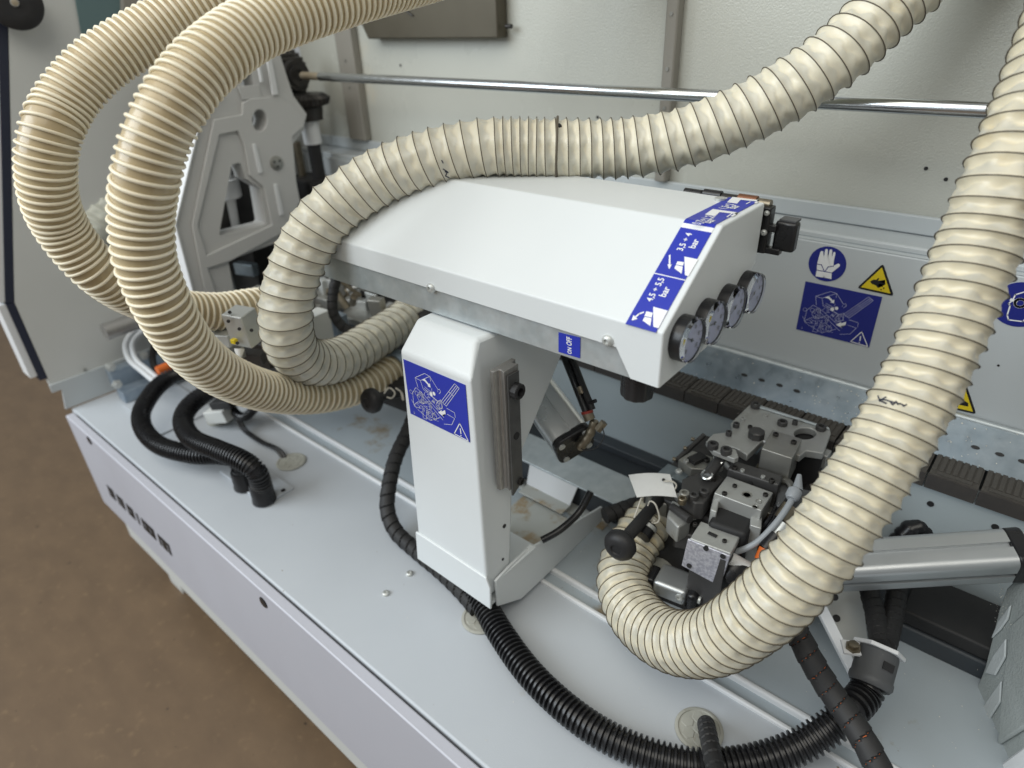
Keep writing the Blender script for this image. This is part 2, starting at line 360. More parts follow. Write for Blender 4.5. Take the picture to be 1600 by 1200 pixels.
for k in range(20):
    px = x + k * PIT
    if px > .45: break
    if first is None:
        first = pad_mesh().build('track_pad', 'pad_wood', beam); lip = MB().box((-.0302, -.003, -.010), (.0302, .003, .0125)).build('pad_lip', 'pad_black', first)
        b0 = first.location.copy(); l0 = lip.location.copy()
        first.location = V((px, YB - .004 + .0375, .198)); first.matrix_parent_inverse = Matrix.Translation(-beam.location)
        lip.matrix_parent_inverse = Matrix.Identity(4); lip.location = l0 - b0
    else:
        c = first.copy(); COL.objects.link(c); c.location = V((px, YB - .004 + .0375 , .198)); c.parent = beam; c.matrix_parent_inverse = first.matrix_parent_inverse.copy()
        d = lip.copy(); COL.objects.link(d); d.parent = c; d.matrix_parent_inverse = Matrix.Identity(4); d.location = lip.location.copy()
# steel guard above the pads
gr = thing('guard_rail', 'galvanised steel guard strip sloping over the conveyor pads', 'guard rail', (-.3, 1.0, .2))
gx0 = -1.55
MB().prism([(gx0, 1.012, .2625), (gx0, 1.022, .2625), (gx0, 1.0225, .258), (gx0, 1.014, .257), (gx0, .982, .208), (gx0, .979, .210)], (XR - gx0, 0, 0)).build('strip', 'galvanised_dark', gr, bevel=.0015)
for px, py in ((1163, 586), (1190, 594), (1218, 602), (1245, 611), (1524, 699), (1562, 710), (1598, 721)):
    n = V((0, -.847, .532)); p = atp(px, py, V((0, .979, .210)), n.normalized())
    e = V((1, 0, 0)); mb = MB(); s2 = n.normalized().cross(e)
    mb.prism([p + e * .0055 * math.cos(t) + s2 * .0027 * math.sin(t) - n.normalized() * .001 for t in (2 * math.pi * k / 12 for k in range(12))], n.normalized() * .0022); mb.build('slot', 'black_matt', gr)
MB().cyl((gx0, 1.0165, .2615), (XR, 1.0165, .2615), .0048, 12).build('top_highlight', 'galvanised', gr)  # added brighter bead, painted as the highlight along the strip's top edge
# ================================================================== housing: back wall, ledge, end wall
YP = 1.025
hs = thing('machine_housing', 'pale grey sheet metal rear housing with warning stickers and two narrow posts', 'housing', (-.6, 1.1, 0))
LP = MB().box((-1.68, YP, .10), (XR, YP + .02, .4765)).build('lower_panel', 'lower_paint', hs, bevel=.003)
MB().prism([(-1.68, YP - .001, .4765), (-1.68, 1.1, .4885), (-1.68, 1.1, .4765)], (XR + 1.68, 0, 0)).build('ledge', 'lower_paint', hs, bevel=.002)
MB().box((-1.68, YP + .008, .4770), (XR, YP + .016, .4880)).build('ledge_rib', 'lower_paint', hs, bevel=.003)
MB().box((-1.68, 1.092, .489), (XR, 1.10, .5155)).build('ledge_flange', 'lower_paint', hs, bevel=.002)
MB().box((-1.68, 1.102, .47), (XR, 1.12, 1.30)).build('back_wall', 'wall_paint', hs)
for pa, pb, nm in (((533, 60), (559, 60), 0), ((1051, 0), (1070, 0), 1)):
    x0 = at(*pa, Y=1.1).x; x1 = at(*pb, Y=1.1).x
    p = MB().box((x0, 1.080, .516), (x1, 1.1015, 1.30)).build('post', 'post_paint', hs, bevel=.003)
    for z in (.70, .78, .64): MB().cyl(((x0 + x1) / 2, 1.0805, z), ((x0 + x1) / 2, 1.0785, z), .003, 12).build('rivet', 'steel', p)
for px, py in ((626, 102), (934, 183), (702, 262), (1330, 70), (1447, 263), (1478, 280)):
    p = at(px, py, Y=1.102); MB().cyl(p, p - V((0, .0015, 0)), .0026, 12).build('wall_rivet', 'black_matt', hs)
for px, py in ((1440, 470), (1512, 558), (1560, 571), (1228, 590)):
    p = at(px, py, Y=YP); MB().cyl(p, p - V((0, .0006, 0)), .0016, 10).build('chip_mark', 'black_matt', LP)
# end wall with white outer trim and dark seal
P = [(9, -60), (12, 34), (17, 238), (21, 440), (22, 473), (74, 591)]
prof = [at(x, y, X=-1.70) for x, y in P]
top = V((-1.7, .9, 1.3))
outl = [V((-1.70, p.y, p.z)) for p in prof[::-1]] + [V((-1.7, prof[0].y + .12, 1.25)), V((-1.7, 1.10, 1.25)), V((-1.7, 1.10, .0)), V((-1.7, prof[-1].y, .0 + .07))]
ew = MB().prism(outl, (-.022, 0, 0)).build('end_wall', 'end_paint', hs)
def strip(pts, w, t, name, m, par, off):
    mb = MB()
    for a, b in zip(pts[:-1], pts[1:]):
        d = (b - a).normalized(); n = V((0, -d.z, d.y)); n = n if n.y < 0 else -n
        q = [a + n * off, b + n * off, b + n * (off + w), a + n * (off + w)]
        mb.prism(q, (t, 0, 0))
    return mb.build(name, m, par)
strip(prof, .016, -.030, 'seal', 'dark_blue', ew, -.001)
strip([p - V((.004, 0, 0)) for p in prof[:-1]] + [prof[-1] + (prof[-2] - prof[-1]) * .06 - V((.004, 0, 0))], .014, -.05, 'trim', 'casting_edge', ew, .0152)
bf = MB().prism([(-1.70, .296, .004), (-1.70, 1.02, .004), (-1.70, 1.02, .075), (-1.70, .285, .075), (-1.70, .285, .055), (-1.70, .305, .055)], (.006, 0, 0)).build('base_flange', 'lower_paint', hs, bevel=.001)
MB().cyl(at(133, 578, X=-1.694), at(133, 578, X=-1.694) + V((.002, 0, 0)), .004, 12).build('rivet', 'steel', bf)
# end wall window of greenish glass high up
g = [at(x, y, X=-1.698) for x, y in ((112, -30), (186, -30), (188, 45), (128, 62))]
MB().prism(g, (.004, 0, 0)).build('window_pane', 'teal_glass', ew)
MB().prism([at(x, y, X=-1.697) for x, y in ((186, -30), (206, -30), (208, 40), (188, 50))], (.02, 0, 0)).build('window_frame', 'post_paint', ew)
# dark sheet metal box on the back wall
tb = thing('switch_box', 'dark brownish sheet metal box with a bolt hanging on the rear wall at the top', 'metal box', at(690, 61, Y=1.07))
a = at(575, 61, Y=1.07); b = at(778, 60, Y=1.07); c = at(556, 20, Y=1.07)
MB().prism([(a.x, 1.07, a.z), (b.x, 1.07, a.z), (b.x, 1.07, 1.1), (c.x - .02, 1.07, 1.1), (c.x, 1.07, c.z)], (0, .03, 0)).build('box_shell', 'brown_sheet', tb, bevel=.003)
p = at(797, 41, Y=1.085); MB().cyl(p - V((.01, 0, 0)), p + V((.004, 0, 0)), .004, 14).build('bolt', 'black_oxide', tb)
MB().tube(spline([at(633, 8, Y=1.068), at(636, 18, Y=1.066), at(646, 25, Y=1.068)], .003), .0018, 8).build('hook', 'black_oxide', tb)
# ---- stickers on the lower panel
FP = Fr((0, YP - .0002, 0), (1, 0, 0), (0, 0, 1))
def zp(x, y): return FP.uv(at(1220 + .26667 * x, 360 + .26667 * y, Y=YP))
def sticker(name, pts, m, par, F, h=.0005):
    mb = MB(); mb.prism([F.p(a, b, 0) for a, b in pts], F.n * h); return mb.build(name, m, par)
# glove sign
c = zp(272, 197); rx = (zp(385, 200)[0] - zp(160, 195)[0]) / 2
gs = sticker('glove_sign', disc(c, rx), 'blue_dark', LP, FP); gs['label'] = 'round blue sign with a white glove'
mb = MB()
poly(mb, FP, [zp(*q) for q in ((214, 195), (232, 128), (238, 120), (249, 121), (252, 150), (255, 150), (262, 110), (270, 107), (277, 111), (277, 150), (280, 150), (288, 112), (296, 110), (303, 116), (300, 152), (303, 152), (310, 126), (318, 125), (322, 132), (312, 180), (310, 206), (338, 193), (349, 199), (346, 210), (300, 246), (212, 229))], .0008)
poly(mb, FP, [zp(*q) for q in ((211, 234), (299, 250), (298, 284), (258, 276), (254, 262), (250, 275), (204, 268))], .0008)
mb.build('pictogram', 'white_print', gs)
mb = MB(); line(mb, FP, [zp(*q) for q in ((214, 196), (240, 200), (256, 238))], .0012, .0011); line(mb, FP, [zp(*q) for q in ((310, 208), (280, 212), (262, 238))], .0012, .0011); mb.build('outline', 'blue_dark', gs)
# warning triangles
def triangle(name, T, icon, label, par):
    ctr = (sum(t[0] for t in T) / 3, sum(t[1] for t in T) / 3)
    rnd = []
    for i in range(3):
        A, B, Cc = V((*T[i - 1], 0)), V((*T[i], 0)), V((*T[(i + 1) % 3], 0)); r = .005
        e = (A - B).normalized(); f = (Cc - B).normalized()
        for k in range(5):
            t = k / 4; q = (B + e * r) * (1 - t) ** 2 + B * 2 * t * (1 - t) + (B + f * r) * t * t; rnd.append((q.x, q.y))
    o = sticker(name, rnd, 'black_print', par, FP); o['label'] = label
    mb = MB(); poly(mb, FP, [(ctr[0] + (t[0] - ctr[0]) * .80, ctr[1] + (t[1] - ctr[1]) * .80) for t in T], .0008); mb.build('yellow_field', 'yellow_print', o)
    mb = MB()
    for q in icon: poly(mb, FP, [zp(*w) for w in q], .0011)
    mb.build('pictogram', 'black_print', o)
triangle('hand_warning', [zp(600, 193), zp(663, 385), zp(446, 337)],
         [[(524, 298), (545, 286), (560, 288), (572, 277), (578, 280), (570, 294), (612, 288), (614, 293), (582, 302), (614, 310), (613, 316), (580, 311), (600, 326), (597, 331), (570, 318), (578, 333), (570, 335), (558, 320), (535, 312)],
          [(598, 337), (606, 331), (611, 337), (603, 342)], [(584, 345), (590, 340), (594, 346), (587, 350)]], 'yellow triangle warning of hand injury', LP)
triangle('crush_warning', [zp(1080, 880), zp(1146, 1077), zp(922, 1025)],
         [[(1010, 975), (1055, 985), (1058, 993), (1008, 990)], [(1020, 995), (1060, 988), (1100, 1010), (1098, 1030), (1050, 1020)], [(1005, 1015), (1040, 1022), (1038, 1032), (1000, 1026)]], 'yellow triangle warning of crushing, half behind the hose', LP)
c = zp(1402, 435)
hd = sticker('goggle_sign', disc(c, .0305), 'blue_dark', LP, FP); hd['label'] = 'round blue sign with a head wearing goggles'
mb = MB(); k = .0305
line(mb, FP, [(c[0] + a * k, c[1] + b * k) for a, b in ((-.2, -.75), (-.3, -.55), (-.32, -.1), (-.4, -.05), (-.3, .15), (-.28, .4), (0, .6), (.3, .55), (.5, .3), (.5, -.2), (.3, -.7), (-.2, -.75))], .0016, .0008)
line(mb, FP, [(c[0] + a * k, c[1] + b * k) for a, b in disc((-.02, .08), .18, 14)] + [(c[0] + .16 * k, c[1] + .08 * k)], .003, .0009)
line(mb, FP, [(c[0] - .34 * k, c[1] + .15 * k), (c[0] - .18 * k, c[1] + .12 * k)], .0035, .0009); mb.build('pictogram', 'white_print', hd)
# machine diagram sticker: the same print is used on the panel and on the column
DQ = [zp(158, 302), zp(602, 405), zp(507, 692), zp(90, 578)]
DW = .1105; DH = .0825
def duv(x, y):      # photo position -> flat sticker millimetres
    a = zp(x, y); O = V((*DQ[3], 0)); U = V((*DQ[2], 0)) - O; Wv = V((*DQ[0], 0)) - O; d = V((*a, 0)) - O
    den = U.x * Wv.y - U.y * Wv.x
    return ((d.x * Wv.y - d.y * Wv.x) / den * DW, (U.x * d.y - U.y * d.x) / den * DH)
def diagram(name, O, par, blue, lines_m, label):
    F = Fr(O, (1, 0, 0), (0, 0, 1))
    o = sticker(name, [(0, 0), (DW, 0), (DW, DH), (0, DH)], blue, par, F); o['label'] = label
    mb = MB(); r = random.Random(5); w = .00055
    PL = [[(215, 440), (213, 390), (300, 364), (336, 376), (332, 400)], [(213, 390), (250, 402), (336, 376)], [(250, 402), (254, 446), (340, 500)], [(336, 376), (372, 440), (385, 436), (388, 450), (372, 460)],
          [(520, 400), (372, 497)], [(530, 408), (380, 505)], [(538, 414), (390, 513)], [(545, 422), (400, 520)], [(520, 400), (545, 422)], [(372, 497), (400, 520)], [(455, 445), (482, 465)],
          [(140, 530), (158, 470), (196, 440), (240, 468), (226, 520), (182, 512), (140, 530)], [(140, 530), (160, 552), (240, 602), (322, 582)], [(132, 505), (150, 540), (192, 545)], [(205, 545), (186, 592), (210, 598), (232, 548)],
          [(232, 480), (342, 592)], [(246, 472), (356, 578)], [(340, 500), (372, 490), (366, 532), (330, 542), (318, 520), (340, 500)], [(390, 560), (440, 578), (402, 612), (342, 612)], [(300, 470), (345, 500), (318, 520)],
          [(400, 530), (452, 548), (448, 572)], [(160, 552), (142, 535)], [(262, 440), (312, 470)], [(270, 432), (322, 462)]]
    for q in PL: line(mb, F, [duv(*p) for p in q], w, .0008)
    for cx, cy, rd in ((148, 465, 10), (255, 572, 26), (255, 572, 15), (280, 580, 18), (205, 490, 18), (225, 470, 12), (352, 520, 14), (190, 470, 12), (215, 505, 9), (270, 515, 12)):
        q = [duv(cx + rd * math.cos(t), cy + rd * math.sin(t)) for t in (2 * math.pi * k / 14 for k in range(15))]; line(mb, F, q, w, .0008)
    for k in range(70):
        cx, cy = r.gauss(245, 48), r.gauss(520, 38)
        a = r.choice((.75, -.75, .1, 1.9)); l = r.uniform(6, 22)
        line(mb, F, [duv(cx, cy), duv(cx + l * math.cos(a), cy + l * math.sin(a)), duv(cx + l * math.cos(a) + r.uniform(-6, 6), cy + l * math.sin(a) + r.uniform(-8, 8))], w * .8, .0008)
    mb.build('line_drawing', lines_m, o)
    mb = MB()
    poly(mb, F, [duv(*p) for p in ((262, 397), (290, 391), (312, 416), (321, 411), (318, 433), (296, 427), (303, 422), (285, 404))], .0009)
    poly(mb, F, [duv(*p) for p in disc((306, 467), 11, 14)], .0009); poly(mb, F, [duv(*p) for p in disc((331, 462), 10, 14)], .0009)
    poly(mb, F, [duv(*p) for p in ((322, 556), (354, 541), (352, 549), (383, 540), (378, 560), (350, 565), (352, 574))], .0009)
    T = [duv(470, 600), duv(403, 655), duv(500, 686)]; line(mb, F, T + [T[0]], .0013, .0009)
    line(mb, F, [duv(462, 628), duv(457, 650)], .0016, .0009); poly(mb, F, disc(duv(453, 661), .0009, 10), .0009)
    mb.build('arrows', 'white_print', o); return o
o = diagram('machine_diagram', FP.p(*DQ[3]), LP, 'blue_dark', 'line_print', 'dark blue sticker with a white machine drawing and two arrows')
# tilt the panel sticker as the photograph shows it
# ================================================================== control box (hood) on the column
XE, XH = -.265, -.835
Y0, YR, YK = .517, .624, .729; ZL, ZF, ZT, ZB = .4945, .5245, .602, .464
hood = thing('control_box', 'white pressure control box with sloped front, blue bar stickers and four gauges at its end', 'control box', (-.55, .6, .46))
t = .0025
# one folded sheet: front with a drop at the right end, slope, top, back and end face share their folds
a = at(963, 541, Y=Y0); b = at(985, 590, Y=Y0)
cv = [(XH, Y0, ZL), (a.x, Y0, ZL), (b.x, Y0, ZB), (XE, Y0, ZB), (XE, Y0, ZF), (XH, Y0, ZF), (XH, YR, ZT), (XE, YR, ZT), (XH, YK, ZT), (XE, YK, ZT), (XH, YK, .50), (XE, YK, .535), (XE, .62, ZB + .004)]
cov = MB().add(cv, [(0, 1, 2, 3, 4, 5), (5, 4, 7, 6), (6, 7, 9, 8), (8, 9, 11, 10), (3, 12, 11, 9, 7, 4), (0, 5, 6, 8, 10)]).build('cover', 'white_paint', hood, sharp=60)
bv = cov.modifiers.new('fold', 'BEVEL'); bv.width = .0022; bv.segments = 4; bv.limit_method = 'ANGLE'; bv.angle_limit = math.radians(25)
sd_ = cov.modifiers.new('sheet', 'SOLIDIFY'); sd_.thickness = .0022; sd_.offset = -1
wn = cov.modifiers.new('normals', 'WEIGHTED_NORMAL'); wn.weight = 100
tray = MB().prism([(XH, Y0 + .0035, .457), (XE - .012, Y0 + .0035, .462), (XE - .012, Y0 + .0035, .50), (XH, Y0 + .0035, .50)], (0, .20, 0)).build('tray', 'galvanised', hood, bevel=.001)
for px, py in ((674, 450), (950, 532)):
    screw(hood, at(px, py, Y=Y0), (0, -1, 0), .0066, .0045)
MB().cyl((-.31, .712, ZT - .001), (-.31, .712, ZT + .003), .006, 14).build('rivet', 'steel_bright', hood)
# on / off sticker
Fz = Fr((0, Y0 + .0032, 0), (1, 0, 0), (0, 0, 1))
q = [Fz.uv(at(x, y, Y=Y0 + .0032)) for x, y in ((873, 519), (907, 528), (906, 562), (874, 552))]
q = [(q[0][0], q[0][1]), (q[1][0], q[0][1] + .002), (q[1][0], q[2][1] + .002), (q[0][0], q[2][1] + .001)]
so = sticker('switch_label', q, 'blue_print', hood, Fz)
mb = MB(); xm = (q[0][0] + q[1][0]) / 2
hq = q[0][1] - q[2][1]; text(mb, Fz, 'ON', (xm + .0035, q[2][1] + hq * .06), hq * .34, math.pi / 2, .0008, .02, 0, 1.5); text(mb, Fz, 'OFF', (xm + .0035, q[2][1] + hq * .50), hq * .44, math.pi / 2, .0008, .02, 0, 1.7); mb.build('lettering', 'white_print', so)
# pressure stickers on slope and top, reading up the slope
sl = V((0, YR - Y0, ZT - ZF)).normalized()
Fs = Fr(V((0, Y0, ZF)) + V((0, -sl.z, sl.y)) * .0002, sl, (-1, 0, 0)); Ft = Fr((0, YR, ZT + .0002), (0, 1, 0), (-1, 0, 0))
assert Fs.n.z > 0 and Ft.n.z > 0
def sp(F, x, y): return F.uv(atp(960 + .2 * x, 300 + .2 * y, F.O, F.n))
def sq(F, q):
    us = [sp(F, *p) for p in q]; return us
x0 = sp(Fs, 330, 1090)[1]; x1 = sp(Fs, 90, 1025)[1]
u0 = sp(Fs, 80, 1030)[0]; um = (sp(Fs, 322, 635)[0] + sp(Fs, 580, 700)[0]) / 2; u1 = (sp(Fs, 540, 282)[0] + sp(Fs, 800, 325)[0]) / 2
L = (V((0, YR - Y0, ZT - ZF))).length
def pstick(name, F, a, b, txt, m, label):
    o = sticker(name, [(a, x0), (b, x0), (b, x1), (a, x1)], m, hood, F); o['label'] = label; return o
s1 = pstick('pressure_label', Fs, u0, um - .0006, '', 'blue_print', 'blue sticker reading 4,5 to 5,5 bar, lowest on the slope')
s2 = pstick('pressure_label', Fs, um + .0006, u1, '', 'blue_print', 'blue sticker reading 3,5 to 4 bar below the bend')
s3 = pstick('pressure_label', Fs, u1 + .006, L - .0002, '', 'blue_print', 'blue strip running over the bend of the box')
MBw = MB(); poly(MBw, Fs, [(um - .0006, x0), (um + .0006, x0), (um + .0006, x1), (um - .0006, x1)], .0003); MBw.build('label_border', 'white_print', hood); MBw = MB(); poly(MBw, Fs, [(u1, x0), (u1 + .006, x0), (u1 + .006, x1), (u1, x1)], .0003); MBw.build('label_border', 'white_print', hood)
def wp(F, par, polys, lines=(), texts=()):
    mb = MB()
    for q in polys: poly(mb, F, [sp(F, *p) for p in q], .0008)
    for q, w in lines: line(mb, F, [sp(F, *p) for p in q], w, .0008)
    for s, a, b in texts:
        A = sp(F, *a); B = sp(F, *b); text(mb, F, s, (A[0], A[1]), B[0] - A[0], 0, .0008, .016, 0, 1.18)
    mb.build('lettering', 'white_print', par)
wp(Fs, s1, [[(305, 900), (418, 930), (345, 1068), (305, 1055)], [(252, 935), (302, 947), (292, 984), (236, 972)], [(238, 978), (292, 990), (282, 1050), (222, 1008)], [(135, 1008), (182, 994), (150, 965)]],
   [([(226, 944), (195, 955), (166, 980)], .0016)], [('4,5 ÷ 5,5', (292, 862), (405, 684)), ('bar', (398, 826), (442, 752))])
wp(Fs, s2, [[(548, 508), (655, 530), (578, 662), (552, 652)], [(495, 545), (546, 552), (537, 580), (482, 570)], [(480, 575), (535, 586), (526, 642), (470, 600)], [(415, 568), (449, 570), (430, 607)]],
   [([(433, 500), (433, 570)], .0016)], [('3,5 ÷ 4', (532, 465), (618, 330)), ('bar', (628, 446), (668, 378))])
s4 = pstick('pressure_label', Ft, .0004, .058, '', 'blue_print', 'worn blue sticker reading 0,7 to 1,2 bar on the flat top')
s5 = pstick('pressure_label', Ft, .0592, .104, '', 'blue_print', 'worn blue sticker reading 1,5 to 2 bar at the rear of the top')
wp(Ft, s4, [[(705, 182), (768, 138), (968, 166), (950, 178), (822, 162), (786, 194)], [(950, 166), (968, 166), (925, 198), (905, 194)]], [([(915, 175), (880, 200)], .0014)], [('0,7÷1,2', (665, 262), (770, 196)), ('bar', (745, 250), (795, 222))])
wp(Ft, s5, [[(878, 86), (922, 44), (1138, 70), (1122, 80), (985, 66), (958, 96)], [(1120, 68), (1138, 70), (1108, 96), (1090, 92)]], [([(1060, 82), (1030, 98)], .0014)], [('1,5÷2', (868, 138), (930, 102)), ('bar', (938, 138), (980, 112))])
# gauges
for k, (px, py) in enumerate(((1060, 530), (1097, 502), (1131, 474), (1160, 452))):
    y = .552 + k * .0497; p = V((XE, y, .5075)); r = .0238
    gg = MB().lathe(p, (1, 0, 0), [(-.01, r), (.010, r), (.012, r * .99), (.012, r * .95), (.009, r * .94), (.009, .0001)], 40).build('pressure_gauge', 'black_plastic', hood)
    MB().lathe(p + V((.0092, 0, 0)), (1, 0, 0), [(0, r * .93), (.0015, r * .93), (.0015, .0001)], 36).build('dial', 'dial', gg)
    fd = MB(); Fg = Fr(p + V((.011, 0, 0)), (0, 1, 0), (0, 0, 1))
    for i in range(11):
        a = math.radians(225 - 27 * i); line(fd, Fg, [(.0175 * math.cos(a), .0175 * math.sin(a)), (.0203 * math.cos(a), .0203 * math.sin(a))], .0008, .0003)
    for i, s in enumerate(('0', '2', '4', '6', '8', '10')):
        a = math.radians(225 - 54 * i); text(fd, Fg, s, (.0135 * math.cos(a) - .0015, .0135 * math.sin(a) - .0015), .0030 if len(s) < 2 else .0048, 0, .0003)
    a = math.radians((150, 175, 205, 212)[k]); line(fd, Fg, [(-.004 * math.cos(a), -.004 * math.sin(a)), (.016 * math.cos(a), .016 * math.sin(a))], .0010, .0006); poly(fd, Fg, disc((0, 0), .0022, 14), .0007)
    fd.build('scale', 'black_print', gg)
    MB().lathe(p + V((.0125, 0, 0)), (1, 0, 0), [(0, r * .985), (.0030, r * .985), (.0048, r * .95), (.0055, r * .8), (.0057, .0001)], 40).build('lens', 'glass_lens', gg)
# regulator knob below
p = at(997, 590, Y=.545); kn = MB()
n = 40; R0 = [[V((p.x + (.0175 + (.0009 if j % 4 < 2 else 0)) * sc * math.cos(2 * math.pi * j / n), .545 + (.0175 + (.0009 if j % 4 < 2 else 0)) * sc * math.sin(2 * math.pi * j / n), z)) for j in range(n)] for z, sc in ((.470, 1), (.434, 1), (.430, .97), (.428, .88))]
kn.rings(R0[::-1]); kn.build('regulator_knob', 'black_plastic', hood, sharp=30)
# plug housing and fittings behind
PR2 = at(1246, 398, Y=.745).z
pb = MB(); pb.box((XE - .03, .734, PR2 - .003), (XE + .006, .75, PR2 + .05)); cb = pb.build('valve_body', 'black_plastic', hood, bevel=.002)
PQ = at(1213, 344, Y=.745); PR = at(1239, 396, Y=.745)
MB().box((PQ.x, .742, PR.z), (PR.x, .757, PQ.z)).build('plug', 'black_plastic', hood, bevel=.0035)
MB().box((XE - .004, .736, PR.z - .003), (PQ.x + .012, .746, PR.z + .004)).build('plug_arm', 'black_plastic', hood, bevel=.001)
MB().box((XE - .004, .736, PQ.z - .012), (PQ.x + .004, .746, PQ.z - .004)).build('plug_arm', 'black_plastic', hood, bevel=.001)
MB().box((PQ.x + .003, .746, PQ.z - .001), (PR.x - .003, .762, PQ.z + .0015)).build('plug_lid', 'grey_gland', hood)
screw(hood, (XE + .002, .7335, PR2 + .022), (0, -1, 0), .0036, .003, 'steel_bright'); screw(hood, (XE + .002, .7335, PR2 + .044), (0, -1, 0), .003, .003, 'steel_bright')
for k, (x, m) in enumerate(((-.360, 'black_plastic'), (-.335, 'black_plastic'), (-.312, 'black_oxide'), (-.292, 'copper_dull'), (-.276, 'brass_dirty'))):
    MB().cyl((x - .010, .745, ZT - .006 + .002 * (k % 2)), (x + .012, .745, ZT - .006 + .002 * (k % 2)), .0058, 14).build('air_fitting', m, hood)
# ================================================================== column
CX0, CX1, CY = -.606, -.478, .466
col = thing('support_column', 'white painted steel column with a blue machine diagram sticker', 'column', (-.54, .52, .006))
cp = [(CY, .062), (CY, .424), (CY + .034, .4565), (.66, .4565), (.645, .385), (.532, .246), (.518, .10), (.518, .062)]
body = MB()
body.prism([(CX0 - .012 * 0, y, z) for y, z in cp], (CX1 - CX0, 0, 0))
# slight taper of the left edge towards the foot and corner chamfers at the top
for v in body.v:
    if abs(v.x - CX0) < 1e-4: v.x -= (.424 - min(v.z, .424)) * .055
    if abs(v.x - CX1) < 1e-4 and v.y < CY + .05 and v.z > .45: v.x -= .022
body.build('column_body', 'white_paint', col, bevel=.0055, bseg=4)
fs = [at(x, y, X=-.472) for x, y in ((774, 908), (777, 944), (814, 945), (848, 906), (940, 797), (940, 803), (864, 831), (820, 861), (794, 886))]
fs[2].z = max(fs[2].z, .004); fs[3].z = .009; fs[4].z = .012; fs[5].z = .045; fs[6].z = .080
fs[1].z = .040
MB().prism([(-.475, p.y, max(p.z, .008) if i != 2 else .010) for i, p in enumerate(fs)], (.004, 0, 0)).build('foot_plate', 'white_paint', col, bevel=.001)
MB().prism([(-.629, CY - .003, .048), (-.473, CY - .003, .044), (-.4712, CY - .003, .088), (-.478, CY - .003, .104), (-.624, CY - .003, .107)], (0, .004, 0)).build('foot_front', 'white_paint', col, bevel=.0012)
MB().box((-.628, CY + .0015, .046), (-.476, .60, .050)).build('foot_base', 'white_paint', col)
MB().prism([(-.477, .480, .0865), (-.477, .56, .094), (-.466, .56, .094), (-.4715, .480, .0865)], (0, 0, .0025)).build('foot_flange', 'white_paint', col)
MB().cyl((CX1 - .001, .507, .17), (CX1 + .001, .507, .17), .0032, 12).build('bolt_hole', 'black_matt', col)
MB().cyl((CX1 - .001, .500, .112), (CX1 + .001, .500, .112), .0022, 12).build('bolt_hole', 'black_matt', col)
zt = at(632, 563.6, Y=CY); zb_ = at(643, 646, Y=CY)
diagram('machine_diagram', (zb_.x - .001, CY - .0004, zb_.z), col, 'blue_print', 'white_print', 'bright blue sticker with a white machine drawing on the column front')
# guide rails on both sides
mat('rail_dark', (.15, .15, .15), .4, .5, col2=(.10, .10, .10), nscale=30, rvar=.08)
def guide(x, s, name_label):
    r = thing('guide_rail', name_label, 'guide rail', (x, .52, .23), 'steel guide rails on the column sides')
    pts = [(x, .4965), (x + .006 * s, .4965), (x + .0075 * s, .500), (x + .0075 * s, .504), (x + .010 * s, .506), (x + .0165 * s, .5035), (x + .0165 * s, .5305), (x + .010 * s, .528), (x + .0075 * s, .530), (x + .0075 * s, .534), (x + .006 * s, .5375), (x, .5375)]
    MB().prism([(a, b, .243) for a, b in pts], (0, 0, .180)).build('rail_bar', 'steel_worn', r, bevel=.0006)
    if s > 0:
        MB().prism([(x + .0168, .507, .234), (x + .0168, .5275, .247), (x + .0168, .5275, .416), (x + .0168, .507, .4165)], (.003, 0, 0)).build('rail_face', 'rail_dark', r)
        hexbolt(r, (x + .0195, .518, .393), (1, 0, 0), .0105, .010, 'rubber', 'knob_screw', True)
        MB().cyl((x + .0195, .518, .325), (x + .0208, .518, .325), .0052, 16).build('bolt_hole', 'black_matt', r)
        hexbolt(r, (x + .0195, .5215, .250), (1, 0, 0), .0055, .004, 'black_oxide', 'bolt', True)
    return r
guide(CX1, 1, 'worn dark steel guide rail with a black knob on the right side of the column')
guide(CX0 - .008, -1, 'end of a worn steel guide rail at the left side of the column')
# ================================================================== brackets and pneumatic cylinder behind the column
br = thing('steel_bracket', 'dusty pale steel bracket bolted on the rear deck behind the column', 'bracket', (-.58, .76, .006))
MB().prism([(-.70, .758, .052), (-.44, .758, .052), (-.425, .826, .060), (-.70, .826, .060)], (0, 0, .0035)).build('top_flange', 'galvanised', br, bevel=.0008)
MB().prism([(-.640, .7575, .052), (-.530, .7575, .052), (-.535, .742, .018), (-.636, .742, .018)], (0, .003, 0)).build('front_tab', 'casting_edge', br, bevel=.0008)
MB().box((-.634, .716, .0155), (-.534, .744, .0185)).build('foot_tab', 'dusty_plate', br, bevel=.001)
MB().box((-.69, .762, .0075), (-.45, .824, .051)).build('web', 'dark_beam', br)
MB().box((-.625, .60, .0065), (-.479, .72, .0105)).build('base_plate', 'dusty_plate', br, bevel=.001)
MB().box((-.66, .735, .0065), (-.46, .76, .0095)).build('base_strip', 'dusty_plate', br, bevel=.001)
for x, y in ((-.655, .745), (-.505, .745)):
    hexbolt(br, (x, y, .0095), (0, 0, 1), .009, .008, 'steel_bright')
tag(MB().tube(spline([at(923, 768, D=1.0), at(905, 800, D=1.0), at(875, 828, D=.99), at(845, 845, D=.99)], .006), .0055, 10).build('air_hose', 'black_plastic'), 'short black air hose curving out from under the steel bracket', 'hose')
